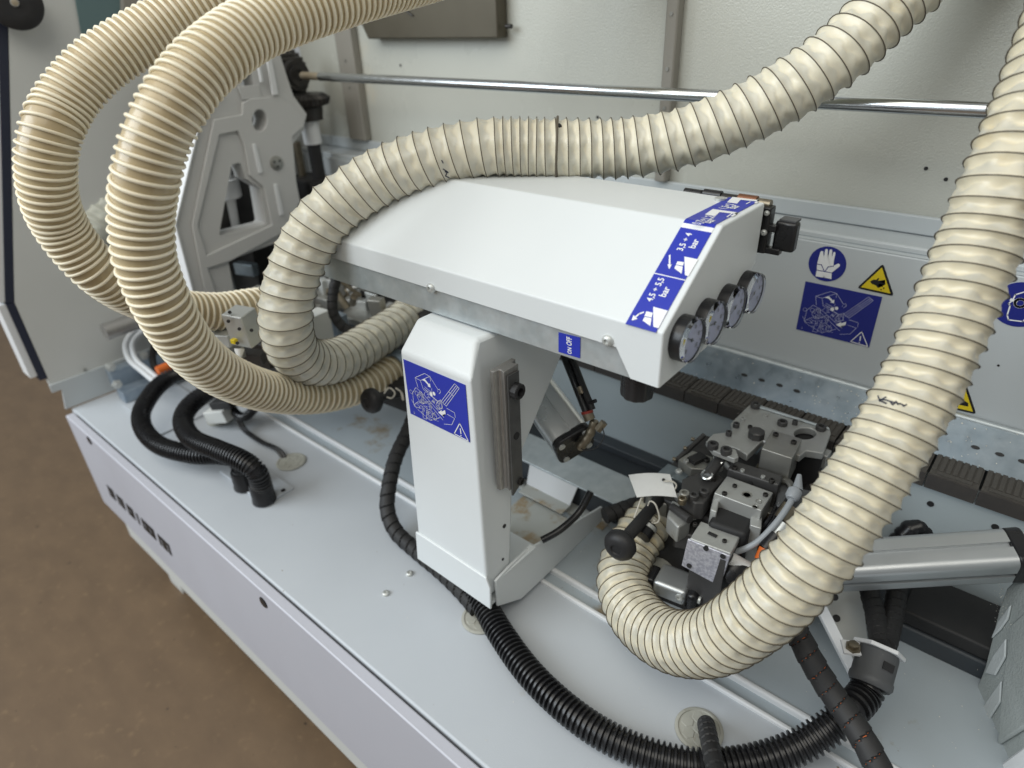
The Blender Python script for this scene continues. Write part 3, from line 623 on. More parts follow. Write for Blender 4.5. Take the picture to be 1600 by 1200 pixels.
def profile_cylinder(name, label, A, B, size, up, capm, grp, cap_k=.34, bm='aluminium'):
    A, B = V(A), V(B); ax = (B - A).normalized(); up = (V(up) - ax * V(up).dot(ax)).normalized(); sd = ax.cross(up)
    t = thing(name, label, 'cylinder', A, grp); h = size / 2
    ptz = []
    rnd = h * .42
    for cx, cy, a0 in ((1, 1, 0), (-1, 1, 90), (-1, -1, 180), (1, -1, 270)):
        for k in range(6):
            a = math.radians(a0 + k * 18); ptz.append((cx * (h - rnd) + rnd * math.cos(a), cy * (h - rnd) + rnd * math.sin(a)))
        # slot in the middle of the following side
        nx, ny = {0: (0, 1), 90: (-1, 0), 180: (0, -1), 270: (1, 0)}[a0]; tx, ty = -ny, nx; g = h * .13; dp = h * .22
        for u_, w_ in ((-g, 0), (-g, dp), (g, dp), (g, 0)): ptz.append((nx * (h - w_) + tx * u_, ny * (h - w_) + ty * u_))
    MB().prism([A + sd * a + up * b for a, b in ptz], B - A).build('barrel', bm, t, sharp=30)
    for P0, d in ((A, -1), (B, 1)):
        q = []
        for cx, cy, a0 in ((1, 1, 0), (-1, 1, 90), (-1, -1, 180), (1, -1, 270)):
            for k in range(4):
                a = math.radians(a0 + k * 30); q.append((cx * (h - rnd) + rnd * 1.06 * math.cos(a), cy * (h - rnd) + rnd * 1.06 * math.sin(a)))
        cap = MB().prism([P0 + sd * a + up * b + ax * d * .0004 for a, b in q], ax * d * size * cap_k).build('end_cap', capm, t, bevel=.002)
        for a, b in ((.66, .66), (-.66, .66), (.66, -.66), (-.66, -.66)):
            e = P0 + sd * a * h + up * b * h + ax * d * (size * cap_k)
            MB().cyl(e - ax * d * .002, e + ax * d * .0025, size * .085, 14).build('tie_screw', 'steel_bright', cap)
    return t, ax, up, sd
c1, ax, up, sd = profile_cylinder('pneumatic_cylinder', 'slanted aluminium air cylinder hanging under the control box', at(828, 598, D=1.00), at(893, 688, D=.93), .058, ray(850, 640) * -1 + V((.25, -.1, .25)), 'black_plastic', 'aluminium air cylinders', .18, 'aluminium_lit')
vf = thing('air_valve', 'brass air fitting with black tube and red ring on the slanted cylinder', 'fitting', at(920, 670, D=.9))
MB().tube(spline(pxpath([(905, 700, .915), (918, 684, .905), (926, 668, .90), (930, 655, .895)]), .004), .0068, 12, lambda i: .0068 - .001 * (i % 3 == 0)).build('elbow', 'brass_dirty', vf)
MB().cyl(at(934, 672, D=.895), at(944, 660, D=.89), .006, 6).build('throttle_nut', 'brass_dirty', vf)
MB().cyl(at(922, 656, D=.9), at(917, 644, D=.9), .0078, 12).build('elbow_neck', 'brass_dirty', vf)
MB().cyl(at(918, 646, D=.899), at(917, 642, D=.899), .0085, 14).build('ring', 'red', vf)
MB().tube(spline(pxpath([(917, 643, .90), (903, 608, .91), (890, 575, .92), (880, 550, .93)]), .004), .0065, 10).build('tube', 'black_plastic', vf)
MB().tube(spline(pxpath([(926, 640, .895), (912, 606, .90), (902, 580, .91), (892, 556, .92)]), .004), .0045, 10).build('sensor_cable', 'black_matt', vf)
MB().cyl(at(907, 604, D=.903), at(911, 615, D=.901), .0058, 10).build('heat_shrink', 'brass_dirty', vf)
MB().cyl(at(918, 631, D=.897), at(931, 626, D=.887), .0028, 8).build('cable_tie', 'black_plastic', vf)
MB().tube(spline(pxpath([(939, 664, .89), (944, 680, .885), (935, 697, .89), (918, 704, .90), (905, 700, .91)]), .004), .0008, 6).build('wire', 'black_matt', vf)
# ================================================================== hoses
def spiral_hose(name, label, path, R, pitch, dep, grp, seed=0, step_n=12, seg=64, skin='spiral_skin', wire=True, dens=None, lead=()):
    start = V(path[0]); pts = spline(list(lead) + list(path), pitch / step_n); i0 = min(range(len(pts)), key=lambda i: (pts[i] - start).length) if lead else 0; T, U, Wv = frames(pts); n = len(pts); rn = random.Random(seed)
    t = thing(name, label, 'hose', pts[-1], grp)
    ph = [0.0]
    for i in range(1, n): ph.append(ph[-1] + (1 / step_n) * (dens(max(0, (i - i0) / (n - i0))) if dens else 1))
    R_ = []; tint = []
    off = seed * 3.7
    for i in range(n):
        row = []
        for j in range(seg):
            a = 2 * math.pi * j / seg; p = (ph[i] - j / seg) % 1.0
            s_ = math.sin(math.pi * p) ** .85
            wv = noise.noise(V((math.cos(a) * 2.2 + off, math.sin(a) * 2.2, (ph[i] - j / seg) * .9)))
            w2 = math.sin(a * 9 + ph[i] * .35 + 4 * noise.noise(V((ph[i] * .13, off, 0))))
            bd = .50 + .13 * math.sin(a * 8 + 2.2 * noise.noise(V((ph[i] * .21, off, a * .3)))) + .10 * wv       # wavy edge of the overlapping film
            tint.append(min(1, max(0, (p - bd) / .10 + .5)) * min(1, max(0, (1.0 - p) / .12)) * (.75 + .5 * wv))
            r = R - dep * s_ * (1 + .45 * wv) + .0007 * w2 * s_ + (.0012 if p > bd else 0) * s_
            row.append(pts[i] + (U[i] * math.cos(a) + Wv[i] * math.sin(a)) * r)
        R_.append(row)
    sk = MB().rings(R_, cap=False).build('hose_skin', skin, t, sharp=180)
    sk.data.attributes.new('film', 'FLOAT', 'POINT').data.foreach_set('value', tint)
    if wire:
        hp = []; k = 0; total = ph[-1]; m = 30
        N = int(total * m); idx = 0
        for q in range(N):
            tt = q / m                      # turns
            # position along the path where ph - angle = 0
            while idx < n - 2 and ph[idx + 1] < tt: idx += 1
            f = (tt - ph[idx]) / max(1e-6, ph[idx + 1] - ph[idx]); a = 2 * math.pi * (tt % 1)
            c = pts[idx].lerp(pts[idx + 1], f); u = U[idx].lerp(U[idx + 1], f); w = Wv[idx].lerp(Wv[idx + 1], f)
            hp.append(c + (u * math.cos(a) + w * math.sin(a)) * (R + .0002))
        MB().tube(hp, .00066, 5).build('wire_helix', 'spiral_wire', t, sharp=180)
    return t, pts
RH = pxpath([(1720, -120, .60), (1675, 20, .60), (1622, 165, .605), (1575, 272, .615), (1528, 388, .63), (1456, 562, .635), (1402, 668, .637), (1345, 762, .64), (1291, 841, .645), (1243, 900, .66), (1184, 958, .695), (1112, 1002, .755), (1045, 1000, .825), (995, 962, .895), (974, 912, .945), (982, 868, .975), (1005, 830, .995), (1038, 798, 1.02)])
spiral_hose('extraction_hose', 'cream spiral hose curling from the upper right down to the trimming unit', RH, .0385, .0176, .0044, 'cream spiral extraction hoses', 1,
            dens=lambda f: 1.0 if f < .30 else (1.0 + (f - .30) * .7 if f < .55 else 1.175 - (f - .55) * .2), lead=pxpath([(1800, -620, .66), (1775, -330, .62)]))
HH = pxpath([(1560, -150, .74), (1470, -60, .76), (1395, 5, .775), (1299, 95, .79), (1181, 170, .82), (1066, 216, .85), (975, 232, .868), (870, 233, .875), (800, 231, .878), (730, 235, .882), (655, 253, .89), (598, 275, .90), (544, 308, .905), (502, 347, .91), (472, 395, .92), (452, 450, .935), (446, 500, .955), (456, 543, 1.00), (482, 564, 1.06), (514, 566, 1.12), (548, 553, 1.19), (585, 530, 1.26), (622, 506, 1.34), (655, 478, 1.42)])
def hdens(f): return 1.0 if f < .30 else (1.35 if f < .37 else (1.9 if f < .41 else (1.0 if f < .72 else .78)))
spiral_hose('extraction_hose', 'cream spiral hose lying over the white control box and looping under it', HH, .0390, .0202, .0046, 'cream spiral extraction hoses', 2, dens=hdens, skin='spiral_pale', lead=pxpath([(1830, -640, .74), (1690, -320, .735)]))
J = HH[7]; jn = (HH[8] - HH[6]).normalized()
jr = MB(); ju = jn.orthogonal().normalized(); jw = jn.cross(ju)
jr.tube([J + (ju * math.cos(t) + jw * math.sin(t)) * .0402 for t in (2 * math.pi * k / 40 for k in range(41))], .0016, 8)
jt = thing('joint_ring', 'dark wire ring with a small clip joining the hose above the control box', 'ring', J); jr.build('ring_wire', 'spiral_wire', jt)
MB().ball(at(873, 198, D=.845), .0042, 12).build('clip', 'black_matt', jt)
spiral_hose('short_hose', 'pale blurred spiral hose stub behind the two ribbed hoses', pxpath([(118, 392, 1.50), (150, 350, 1.52), (195, 310, 1.56), (240, 280, 1.6)]), .050, .024, .006, None, 5, skin='pale_hose', wire=False)
def ribbed_hose(name, label, path, R, pitch, grp, black_at=(), grow=0, lead=()):
    start = V(path[0]); pts = spline(list(lead) + list(path), pitch / 3); T, U, Wv = frames(pts); n = len(pts); i0 = min(range(n), key=lambda i: (pts[i] - start).length) if lead else 0; h0 = 0; t = thing(name, label, 'hose', pts[-1], grp)
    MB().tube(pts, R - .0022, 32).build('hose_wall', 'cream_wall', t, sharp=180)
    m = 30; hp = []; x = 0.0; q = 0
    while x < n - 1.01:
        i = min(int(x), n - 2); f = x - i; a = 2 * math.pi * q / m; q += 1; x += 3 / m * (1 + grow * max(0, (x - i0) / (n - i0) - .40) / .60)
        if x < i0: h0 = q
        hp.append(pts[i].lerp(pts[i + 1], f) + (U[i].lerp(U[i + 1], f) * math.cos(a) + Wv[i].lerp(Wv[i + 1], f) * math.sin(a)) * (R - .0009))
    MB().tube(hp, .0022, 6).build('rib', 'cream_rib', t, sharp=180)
    for fr in black_at:
        k = int(h0 + fr * (len(hp) - h0)); MB().tube([h.lerp(pts[0], 0) for h in hp[k + 13:k + 39]], .0012, 6).build('dark_seam', 'spiral_wire', t)
    return t
RA = pxpath([(640, -190, .92), (470, -75, .87), (360, -12, .83), (258, 38, .80), (166, 92, .775), (119, 137, .765), (96, 170, .76), (80, 205, .755), (72, 255, .765), (77, 310, .79), (94, 352, .82), (124, 394, .85), (158, 428, .88), (205, 459, .94), (262, 480, 1.02), (336, 487, 1.09), (402, 478, 1.15), (470, 470, 1.25)])
ribbed_hose('ribbed_hose', 'cream ribbed suction hose looping farthest to the left, passing behind the other', RA, .031, .0082, 'cream ribbed suction hoses', (.42,), .45, pxpath([(1150, -560, 1.15), (860, -340, 1.02)]))
RB = pxpath([(900, -110, .95), (700, -48, .86), (540, -6, .76), (406, 40, .695), (330, 92, .66), (292, 133, .648), (266, 173, .643), (243, 220, .645), (228, 278, .655), (221, 334, .675), (224, 392, .695), (232, 425, .71), (252, 473, .735), (276, 515, .77), (306, 553, .82), (350, 586, .89), (404, 608, .98), (455, 617, 1.07), (507, 617, 1.15), (556, 606, 1.22), (592, 590, 1.27), (620, 574, 1.31)])
ribbed_hose('ribbed_hose', 'nearer cream ribbed suction hose sweeping down in front to the column', RB, .031, .0085, 'cream ribbed suction hoses', (.235, .68), .95, pxpath([(1480, -420, 1.15), (1180, -220, 1.06)]))
clamp = MB().cyl(RB[-1] - (RB[-1] - RB[-2]).normalized() * .012, RB[-1] + (RB[-1] - RB[-2]).normalized() * .014, .0335, 28).build('hose_clamp', 'zinc_blue')
tag(clamp, 'metal hose clamp at the end of the ribbed hose beside the column', 'clamp')
def corrugated(name, label, path, R, pitch, dep, grp=None, seg=28, m='black_plastic'):
    pts = spline(path, pitch / 6); t = thing(name, label, 'hose', pts[-1], grp)
    pr = (1, 1, 1, 0, 0, 0)
    MB().tube(pts, R, seg, lambda i: R - dep * (1 - pr[i % 6])).build('hose_skin', m, t, sharp=30); return t, pts
def wrap(name, label, path, R, pitch, grp=None, m='black_matt', core=None, gap=.90):
    stp = 12; pts = spline(path, pitch / stp); T, U, Wv = frames(pts); seg = 24; rows = []
    t = thing(name, label, 'cable', pts[-1], grp)
    for i in range(len(pts)):
        row = []
        for j in range(seg):
            a = 2 * math.pi * j / seg; p = (i / stp - j / seg) % 1
            r = R * (.96 + .09 * p) if p < gap else R * .82
            row.append(pts[i] + (U[i] * math.cos(a) + Wv[i] * math.sin(a)) * r)
        rows.append(row)
    MB().rings(rows).build('spiral_band', m, t, sharp=25)
    if core: MB().tube(pts, R * .860, 18).build('cable_core', core, t)
    return t, pts
# black ribbed conduits entering the cover plate
b1, q1 = corrugated('black_conduit', 'outer black ribbed conduit looping widest before entering the deck plate', [at(x, y, Z=z) for x, y, z in ((430, 562, .10), (380, 565, .10), (330, 572, .10), (262, 592, .09), (226, 632, .075), (222, 665, .062), (248, 695, .055), (300, 710, .055), (340, 711, .058), (368, 716, .056), (377, 730, .048), (379, 742, .030))], .0190, .0066, .0042, 'black conduits entering the deck plate')
b2, q2 = corrugated('black_conduit', 'inner black conduit crossing over the other into the deck plate', [at(x, y, Z=z) for x, y, z in ((450, 580, .13), (400, 590, .13), (345, 604, .125), (303, 628, .115), (286, 656, .105), (300, 685, .10), (340, 703, .10), (376, 718, .095), (398, 734, .080), (406, 750, .055), (408, 762, .032))], .0195, .0062, .0034, 'black conduits entering the deck plate')
for tt, pp in ((b1, V((-1.060, .428, .0035))), (b2, V((-1.018, .432, .0035)))):
    pass
for x, y, lab in ((q1[-1].x, q1[-1].y, b1), (q2[-1].x, q2[-1].y, b2)):
    z1 = (q1 if lab is b1 else q2)[-1].z
    MB().lathe((x, y, .003), (0, 0, 1), [(0, .0225), (.005, .0225), (.007, .0212), (z1 + .004, .0215), (z1 + .008, .020), (z1 + .008, .0001)], 24).build('elbow_socket', 'black_plastic', lab)
# conduit under the column and along the deck
wrap('wrapped_cable', 'black spiral wrapped cable dropping behind the column and running under its foot', [at(x, y, Z=z) for x, y, z in ((655, 625, .16), (640, 668, .13), (618, 716, .10), (607, 765, .07), (606, 800, .042), (620, 832, .020), (650, 860, .0145), (690, 893, .0145), (722, 924, .0145), (746, 952, .012))], .0135, .0185)
cc, _ = corrugated('black_conduit', 'thick black corrugated conduit swinging along the deck to the grey gland', [at(x, y, Z=z) for x, y, z in ((722, 893, .022), (742, 920, .022), (760, 951, .0215), (784, 992, .021), (822, 1045, .021), (872, 1096, .021), (935, 1143, .021), (1005, 1176, .021), (1085, 1196, .022), (1165, 1192, .024), (1240, 1170, .036), (1295, 1138, .056), (1330, 1108, .072))] + pxpath([(1350, 1086, .782), (1360, 1066, .788)]),  .0196, .0072, .0046)
gl = thing('conduit_gland', 'dark grey cable gland with a pale hexagonal plate at the conduit end', 'gland', at(1368, 1045, D=.79))
d = (at(1374, 1014, D=.80) - at(1357, 1075, D=.785)).normalized(); p0 = at(1358, 1072, D=.785)
MB().lathe(p0, d, [(0, .022), (.004, .0245), (.010, .0245), (.012, .0232), (.040, .0232), (.043, .022), (.043, .0001)], 30).build('gland_body', 'grey_gland', gl)
e1 = d.orthogonal().normalized()
tc_ = (-RC[2] + d * RC[2].dot(d)).normalized(); sw = d.cross(tc_); pw_ = p0 + d * .026 + tc_ * .0230
MB().prism([pw_ + sw * .007 + d * .005, pw_ - sw * .007 + d * .005, pw_ - sw * .007 - d * .004, pw_ + sw * .007 - d * .004], tc_ * .0012).build('gland_window', 'black_matt', gl)
MB().lathe(p0 + d * .043, d, [(0, .0295), (.005, .0295), (.005, .0001)], 6).build('hex_plate', 'casting_edge', gl, bevel=.001)
MB().box((-.012, -.01, 0), (.012, .01, .003), Matrix.Translation(at(1332, 1014, D=.80)) @ Matrix.Rotation(.5, 4, 'Z')).build('mount_tab', 'casting_edge', gl)
hexbolt(gl, at(1333, 1011, D=.797), (0, 0, 1), .006, .006, 'brass_dirty')
wrap('wrapped_cable', 'black spiral wrapped cable with orange core crossing over the conduit at lower right', pxpath([(1218, 945, .76), (1246, 990, .755), (1268, 1032, .745), (1296, 1078, .735), (1326, 1120, .72), (1356, 1168, .70), (1385, 1230, .68), (1405, 1300, .66)]), .0140, .0190, core='orange', gap=.93)
wrap('wrapped_cable', 'short upright black spiral wrap leaving the grommet at the bottom edge', [at(1104, 1135, Z=-.005), at(1104, 1135, Z=.03) , at(1112, 1175, D=.74), at(1122, 1225, D=.70), at(1130, 1290, D=.66)], .0105, .014)
wrap('wrapped_cable', 'left of two black wrapped cables rising behind the grey gland', pxpath([(1376, 1010, .82), (1370, 970, .86), (1360, 930, .89), (1350, 885, .92)]), .0125, .013, 'wrapped cables above the gland')
wrap('wrapped_cable', 'right of two black wrapped cables rising behind the grey gland', pxpath([(1384, 1010, .82), (1393, 975, .86), (1400, 935, .89), (1404, 890, .92)]), .0125, .013, 'wrapped cables above the gland')
wrap('wrapped_cable', 'black wrapped cable hanging under the left end of the control box', pxpath([(530, 420, 1.22), (521, 455, 1.24), (520, 485, 1.25), (530, 505, 1.26), (548, 520, 1.27)]), .010, .014)
wrap('wrapped_cable', 'short black wrapped cable beside the bracket and spiral hose end', pxpath([(945, 806, 1.02), (975, 795, 1.03), (1005, 785, 1.04), (1030, 778, 1.06)]), .0125, .014)
# thin cables at left
for k, (dx, lab) in enumerate(((0, 'upper of two thin black cables running to the deck grommet'), (-5, 'lower of two thin black cables running to the deck grommet'))):
    tag(MB().tube(spline([at(375 + dx, 655, Z=.03), at(385 + dx, 672, Z=.012), at(410 + dx, 690, Z=.010), at(436 + dx, 702, Z=.012), at(450 + dx, 722, Z=-.004)], .006), .0036, 8).build('thin_cable', 'black_plastic'), lab, 'cable', 'thin cables on the left deck')
sb = thing('sensor_box', 'small grey sensor box on the left deck below the ribbed hose', 'sensor', at(352, 650, Z=.004))
o = at(352, 655, Z=.02); R3 = Matrix.Translation(o) @ Matrix.Rotation(.35, 4, 'Z') @ Matrix.Rotation(-.25, 4, 'Y')
MB().box((-.034, -.02, 0), (.026, .024, .030), R3).build('case', 'end_paint', sb, bevel=.002)
MB().box((-.012, -.012, .030), (.05, .030, .048), R3).build('bracket', 'black_matt', sb, bevel=.002)
MB().tube(spline([at(362, 640, Z=.04), at(380, 652, Z=.035), at(396, 640, Z=.05), at(402, 625, Z=.08)], .006), .010, 10).build('cable_loop', 'black_plastic', sb)
# zinc plate, rod and pale tubes by the end wall
zn = thing('zinc_plate', 'bluish zinc plated bracket with bolts in the rear left corner', 'bracket', at(215, 575, X=-1.60))
a = at(178, 590, X=-1.66); b = at(300, 540, X=-1.66)
MB().box((-1.668, a.y - .01, .030), (-1.64, b.y + .14, .078)).build('plate', 'zinc_blue', zn, bevel=.002)
MB().box((-1.64, a.y - .01, .004), (-1.60, b.y + .14, .034)).build('foot', 'zinc_blue', zn, bevel=.002)
for px, py, xx in ((173, 574, -1.637), (225, 556, -1.637), (183, 601, -1.598)):
    hexbolt(zn, at(px, py, X=xx), (1, 0, 0), .008, .007, 'steel_bright')
tag(MB().cyl(at(163, 519, X=-1.62), at(300, 470, X=-1.62), .020, 20).build('metal_rod', 'steel_worn'), 'dull dark metal rod lying against the left end wall', 'rod')
for k, lab in ((0, 'outer pale grey air tube bending in the left corner'), (1, 'inner pale grey air tube bending in the left corner')):
    dx = k * 11
    tag(MB().tube(spline(pxpath([(232 + dx, 508 + 3 * k, 1.62), (210 + dx, 516 + 3 * k, 1.62), (196 + dx, 538, 1.60), (202 + dx, 562, 1.57), (222 + dx, 580, 1.54), (246 + dx, 600, 1.50)]), .008), .0065, 10).build('air_tube', 'white_cable'), lab, 'tube', 'pale air tubes in the left corner')
tag(MB().tube(spline(pxpath([(252, 520, 1.66), (240, 545, 1.64), (240, 570, 1.60), (256, 590, 1.55)]), .008), .008, 10).build('dark_cable', 'black_matt'), 'dark cable bending behind the black conduits in the left corner', 'cable')
tag(MB().cyl(at(246, 580, D=1.52), at(266, 571, D=1.54), .011, 16).build('orange_plug', 'orange'), 'small orange plug behind the black conduit', 'plug')
# castor wheel at the very top left
wh = thing('castor_wheel', 'black rubber wheel with grey hub in the top left corner', 'wheel', at(22, 4, D=1.25))
n = -ray(22, 4).normalized() + V((.35, 0, 0)); c = at(22, 4, D=1.25)
MB().lathe(c - n.normalized() * .012, n, [(0, .022), (0, .042), (.004, .047), (.020, .047), (.024, .042), (.024, .022)], 36).build('tyre', 'rubber', wh)
MB().lathe(c - n.normalized() * .008, n, [(0, .0225), (.016, .0225), (.018, .008), (.022, .007), (.022, .0001)], 24).build('hub', 'hub', wh)
MB().lathe(c - n.normalized() * .0, n, [(.0, .006), (.018, .006), (.019, .0001)], 6).build('axle_bolt', 'rust_brown', wh)
# ================================================================== plates with openings
def holed(mb, outer, holes, ext):
    bm = bmesh.new(); ext = V(ext); es = []
    for lp in [outer] + holes:
        vs = [bm.verts.new(V(p)) for p in lp]; es += [bm.edges.new((vs[i], vs[(i + 1) % len(vs)])) for i in range(len(vs))]
    nrm = V((0, 0, 0)); n = len(outer)
    for i in range(n): nrm += (V(outer[i]) - V(outer[0])).cross(V(outer[(i + 1) % n]) - V(outer[0]))
    bmesh.ops.triangle_fill(bm, use_beauty=True, use_dissolve=False, edges=es, normal=nrm)
    bmesh.ops.recalc_face_normals(bm, faces=bm.faces[:])
    if bm.faces[:] and bm.faces[0].normal.dot(ext) > 0: bmesh.ops.reverse_faces(bm, faces=bm.faces[:])
    r = bmesh.ops.extrude_face_region(bm, geom=bm.faces[:])
    base = [f for f in bm.faces]
    for v in [g for g in r['geom'] if isinstance(g, bmesh.types.BMVert)]: v.co += ext
    bmesh.ops.recalc_face_normals(bm, faces=bm.faces[:])
    bm.verts.index_update(); mb.add([v.co.copy() for v in bm.verts], [tuple(v.index for v in f.verts) for f in bm.faces]); bm.free(); return mb
# ================================================================== side frame plate
XS = -1.45
sf = thing('side_frame', 'grey cast side plate with a triangular window and front edge coloured paler as if lit at the left', 'machine frame', at(330, 460, X=XS))
def fz(x, y): return at(260 + .2583 * x, 150 + .2583 * y, X=XS)
out = [fz(*p) for p in ((205, 150), (55, 780), (165, 1200), (260, 1560), (560, 1480), (420, 1195), (385, 1000), (650, 900), (830, 800), (790, 520), (770, 300), (840, 210), (860, 110), (780, 0), (740, -120), (690, -280), (560, -300), (440, -200), (330, -30))]
rec = [fz(*p) for p in ((190, 785), (322, 235), (435, 212), (475, 300), (505, 480), (590, 550), (640, 780), (245, 965))]
win = [fz(*p) for p in ((405, 420), (440, 405), (462, 412), (495, 505), (582, 560), (615, 772), (600, 785), (345, 850), (330, 838))]
hole = [fz(565 + 44 * math.cos(t), 148 + 66 * math.sin(t)) for t in (2 * math.pi * k / 20 for k in range(20))]
pw = [fz(*p) for p in ((452, -155), (520, -175), (548, -20), (470, 15))]
base = MB(); holed(base, [p - V((.008, 0, 0)) for p in out], [[p - V((.008, 0, 0)) for p in win], [p - V((.008, 0, 0)) for p in hole], [p - V((.008, 0, 0)) for p in pw]], (-.05, 0, 0)).build('plate_web', 'casting_grey', sf, sharp=30)
def gz(x, y, dx=0): return at(234 + .365 * x, 78 + .365 * y, X=XS) + V((dx, 0, 0))
c2 = [gz(*p) for p in ((182, 750), (275, 298), (396, 276), (398, 226), (432, 208), (556, 196), (600, 225), (664, 290), (660, 330), (612, 372), (628, 560), (645, 650), (560, 790), (345, 905), (250, 935), (285, 1040), (330, 1200), (290, 1200), (232, 1010))]
holed(MB(), c2, [rec, hole], (-.0078, 0, 0)).build('plate_rim', 'casting_grey', sf, bevel=.0018, sharp=30)
MB().prism([gz(*p) for p in ((492, 20), (512, 18), (545, 190), (522, 194))], (.006, 0, 0)).build('raised_bar', 'casting_edge', sf, bevel=.001)
MB().prism([gz(*p) for p in ((455, 55), (466, 52), (482, 135), (470, 138))], (.006, 0, 0)).build('raised_bar', 'casting_edge', sf, bevel=.001)
MB().prism([gz(*p, -.004) for p in ((380, 158), (470, 148), (480, 205), (400, 215))], (.003, 0, 0)).build('step_pad', 'casting_grey', sf, bevel=.001)
edge = MB(); e = [p for p in out[:3]] + [out[3]]
ed = [out[-1]] + out[:4]
for a, b in zip(ed[:-1], ed[1:]):
    edge.add([a + V((.0004, -.0012, 0)), b + V((.0004, -.0012, 0)), b + V((-.058, -.0012, 0)), a + V((-.058, -.0012, 0)), a + V((.0004, .002, 0)), b + V((.0004, .002, 0)), b + V((-.058, .002, 0)), a + V((-.058, .002, 0))], [(0, 1, 2, 3), (4, 7, 6, 5), (0, 4, 5, 1), (2, 6, 7, 3), (1, 5, 6, 2), (0, 3, 7, 4)])
edge.build('lit_front_edge', 'casting_edge', sf)  # paler material paints the strong front light onto the plate's edge
for q in (((515, 292), (536, 290), (577, 462), (553, 466)), ((645, 532), (665, 530), (705, 715), (682, 722))):
    MB().prism([fz(*p) for p in q], (.005, 0, 0)).build('raised_bar', 'casting_edge', sf, bevel=.001)
c = fz(665, 405)
bo = MB().lathe(c, (1, 0, 0), [(0, .016), (.003, .016), (.004, .0145), (.004, .0001)], 24).build('bearing_cover', 'steel', sf)
for k in range(3):
    a = 2 * math.pi * k / 3 + .5; p = c + V((.0035, math.cos(a) * .0080, math.sin(a) * .0080)); MB().cyl(p - V((.001, 0, 0)), p + V((.0012, 0, 0)), .0028, 10).build('cover_screw', 'black_oxide', bo)
# inside of the window: dark gear housing and a pale piston
gh = thing('gear_housing', 'dark gear housing with a pale piston seen through the triangular window', 'housing', fz(480, 800) - V((.2, 0, 0)))
a = fz(380, 900)
MB().box((XS - .24, a.y - .02, a.z - .12), (XS - .16, a.y + .26, a.z + .30)).build('housing_block', 'dark_steel', gh, bevel=.004)
p = fz(480, 480) - V((.11, 0, 0)); q = fz(515, 800) - V((.11, 0, 0))
MB().cyl(p, q - V((0, 0, .05)), .022, 18).build('piston_rod', 'casting_edge', gh)
m1 = fz(490, 600) - V((.12, 0, 0)); MB().cyl(m1 + V((0, 0, .022)), m1 - V((0, 0, .022)), .044, 24).build('collar', 'casting_edge', gh, bevel=.002)
m1 = fz(450, 720) - V((.12, 0, 0)); MB().cyl(m1 + V((0, 0, .02)), m1 - V((0, 0, .06)), .034, 24).build('motor', 'black_oxide', gh)
# ================================================================== drive shaft and bevel gears
ds = thing('drive_shaft', 'long shiny steel shaft across the rear wall with dark gears at its left end', 'shaft', (-.8, .98, .66))
ZS = .6745; YS = .98
MB().cyl((-1.43, YS, ZS), (.6, YS, ZS), .0092, 24).build('shaft_rod', 'chrome', ds)
MB().cyl((-1.50, YS, ZS), (-1.4295, YS, ZS), .0085, 20).build('shaft_end', 'rust_brown', ds)
def gear(c, axis, prof, teeth, dr, name, m, par):
    ax = V(axis).normalized(); u = ax.orthogonal().normalized(); w = ax.cross(u); n = teeth * 4; R = []
    for h, r in prof:
        R.append([V(c) + ax * h + (u * math.cos(2 * math.pi * j / n) + w * math.sin(2 * math.pi * j / n)) * (r + (dr if j % 4 < 2 else 0) * (r > .02)) for j in range(n)])
    return MB().rings(R).build(name, m, par, sharp=25)
g0 = at(462, 112, Y=YS); gx = g0.x
gear((gx - .055, YS, ZS), (1, 0, 0), [(0, .050), (.016, .058), (.026, .044), (.026, .016)], 28, .004, 'bevel_gear', 'black_oxide', ds)
MB().cyl((gx - .034, YS, ZS), (gx + .006, YS, ZS), .034, 24).build('gear_hub', 'black_oxide', ds)
MB().lathe((gx + .004, YS, ZS), (1, 0, 0), [(0, .024), (.008, .024), (.008, .013), (.002, .012), (.002, .0001)], 24).build('lock_ring', 'black_oxide', ds)
MB().box((gx - .045, YS - .030, ZS - .035), (gx - .012, YS + .035, ZS + .038)).build('gear_case_top', 'black_oxide', ds, bevel=.004)
MB().box((gx - .075, YS - .045, ZS - .11), (gx - .05, YS + .03, ZS + .05)).build('bearing_block', 'black_oxide', ds, bevel=.003)
vx = at(478, 160, Y=YS).x
gear((vx, YS, ZS - .072), (0, 0, 1), [(0, .026), (.008, .050), (.022, .055), (.032, .040), (.032, .014)], 28, .005, 'bevel_gear', 'black_oxide', ds)
MB().cyl((vx, YS, ZS - .100), (vx, YS, ZS - .070), .034, 24, .038).build('gear_hub', 'black_oxide', ds)
MB().cyl((vx, YS, ZS - .155), (vx, YS, ZS - .099), .022, 24).build('collar', 'casting_edge', ds)
MB().cyl((vx, YS, .38), (vx, YS, ZS - .156), .0165, 20).build('upright_shaft', 'black_matt', ds)
MB().cyl((vx - .06, YS - .01, .40), (vx - .06, YS - .01, .52), .011, 16).build('threaded_rod', 'brass_dirty', ds)
MB().box((vx - .09, YS - .05, .30), (vx + .03, YS + .03, .436)).build('gear_case', 'black_matt', ds, bevel=.004)
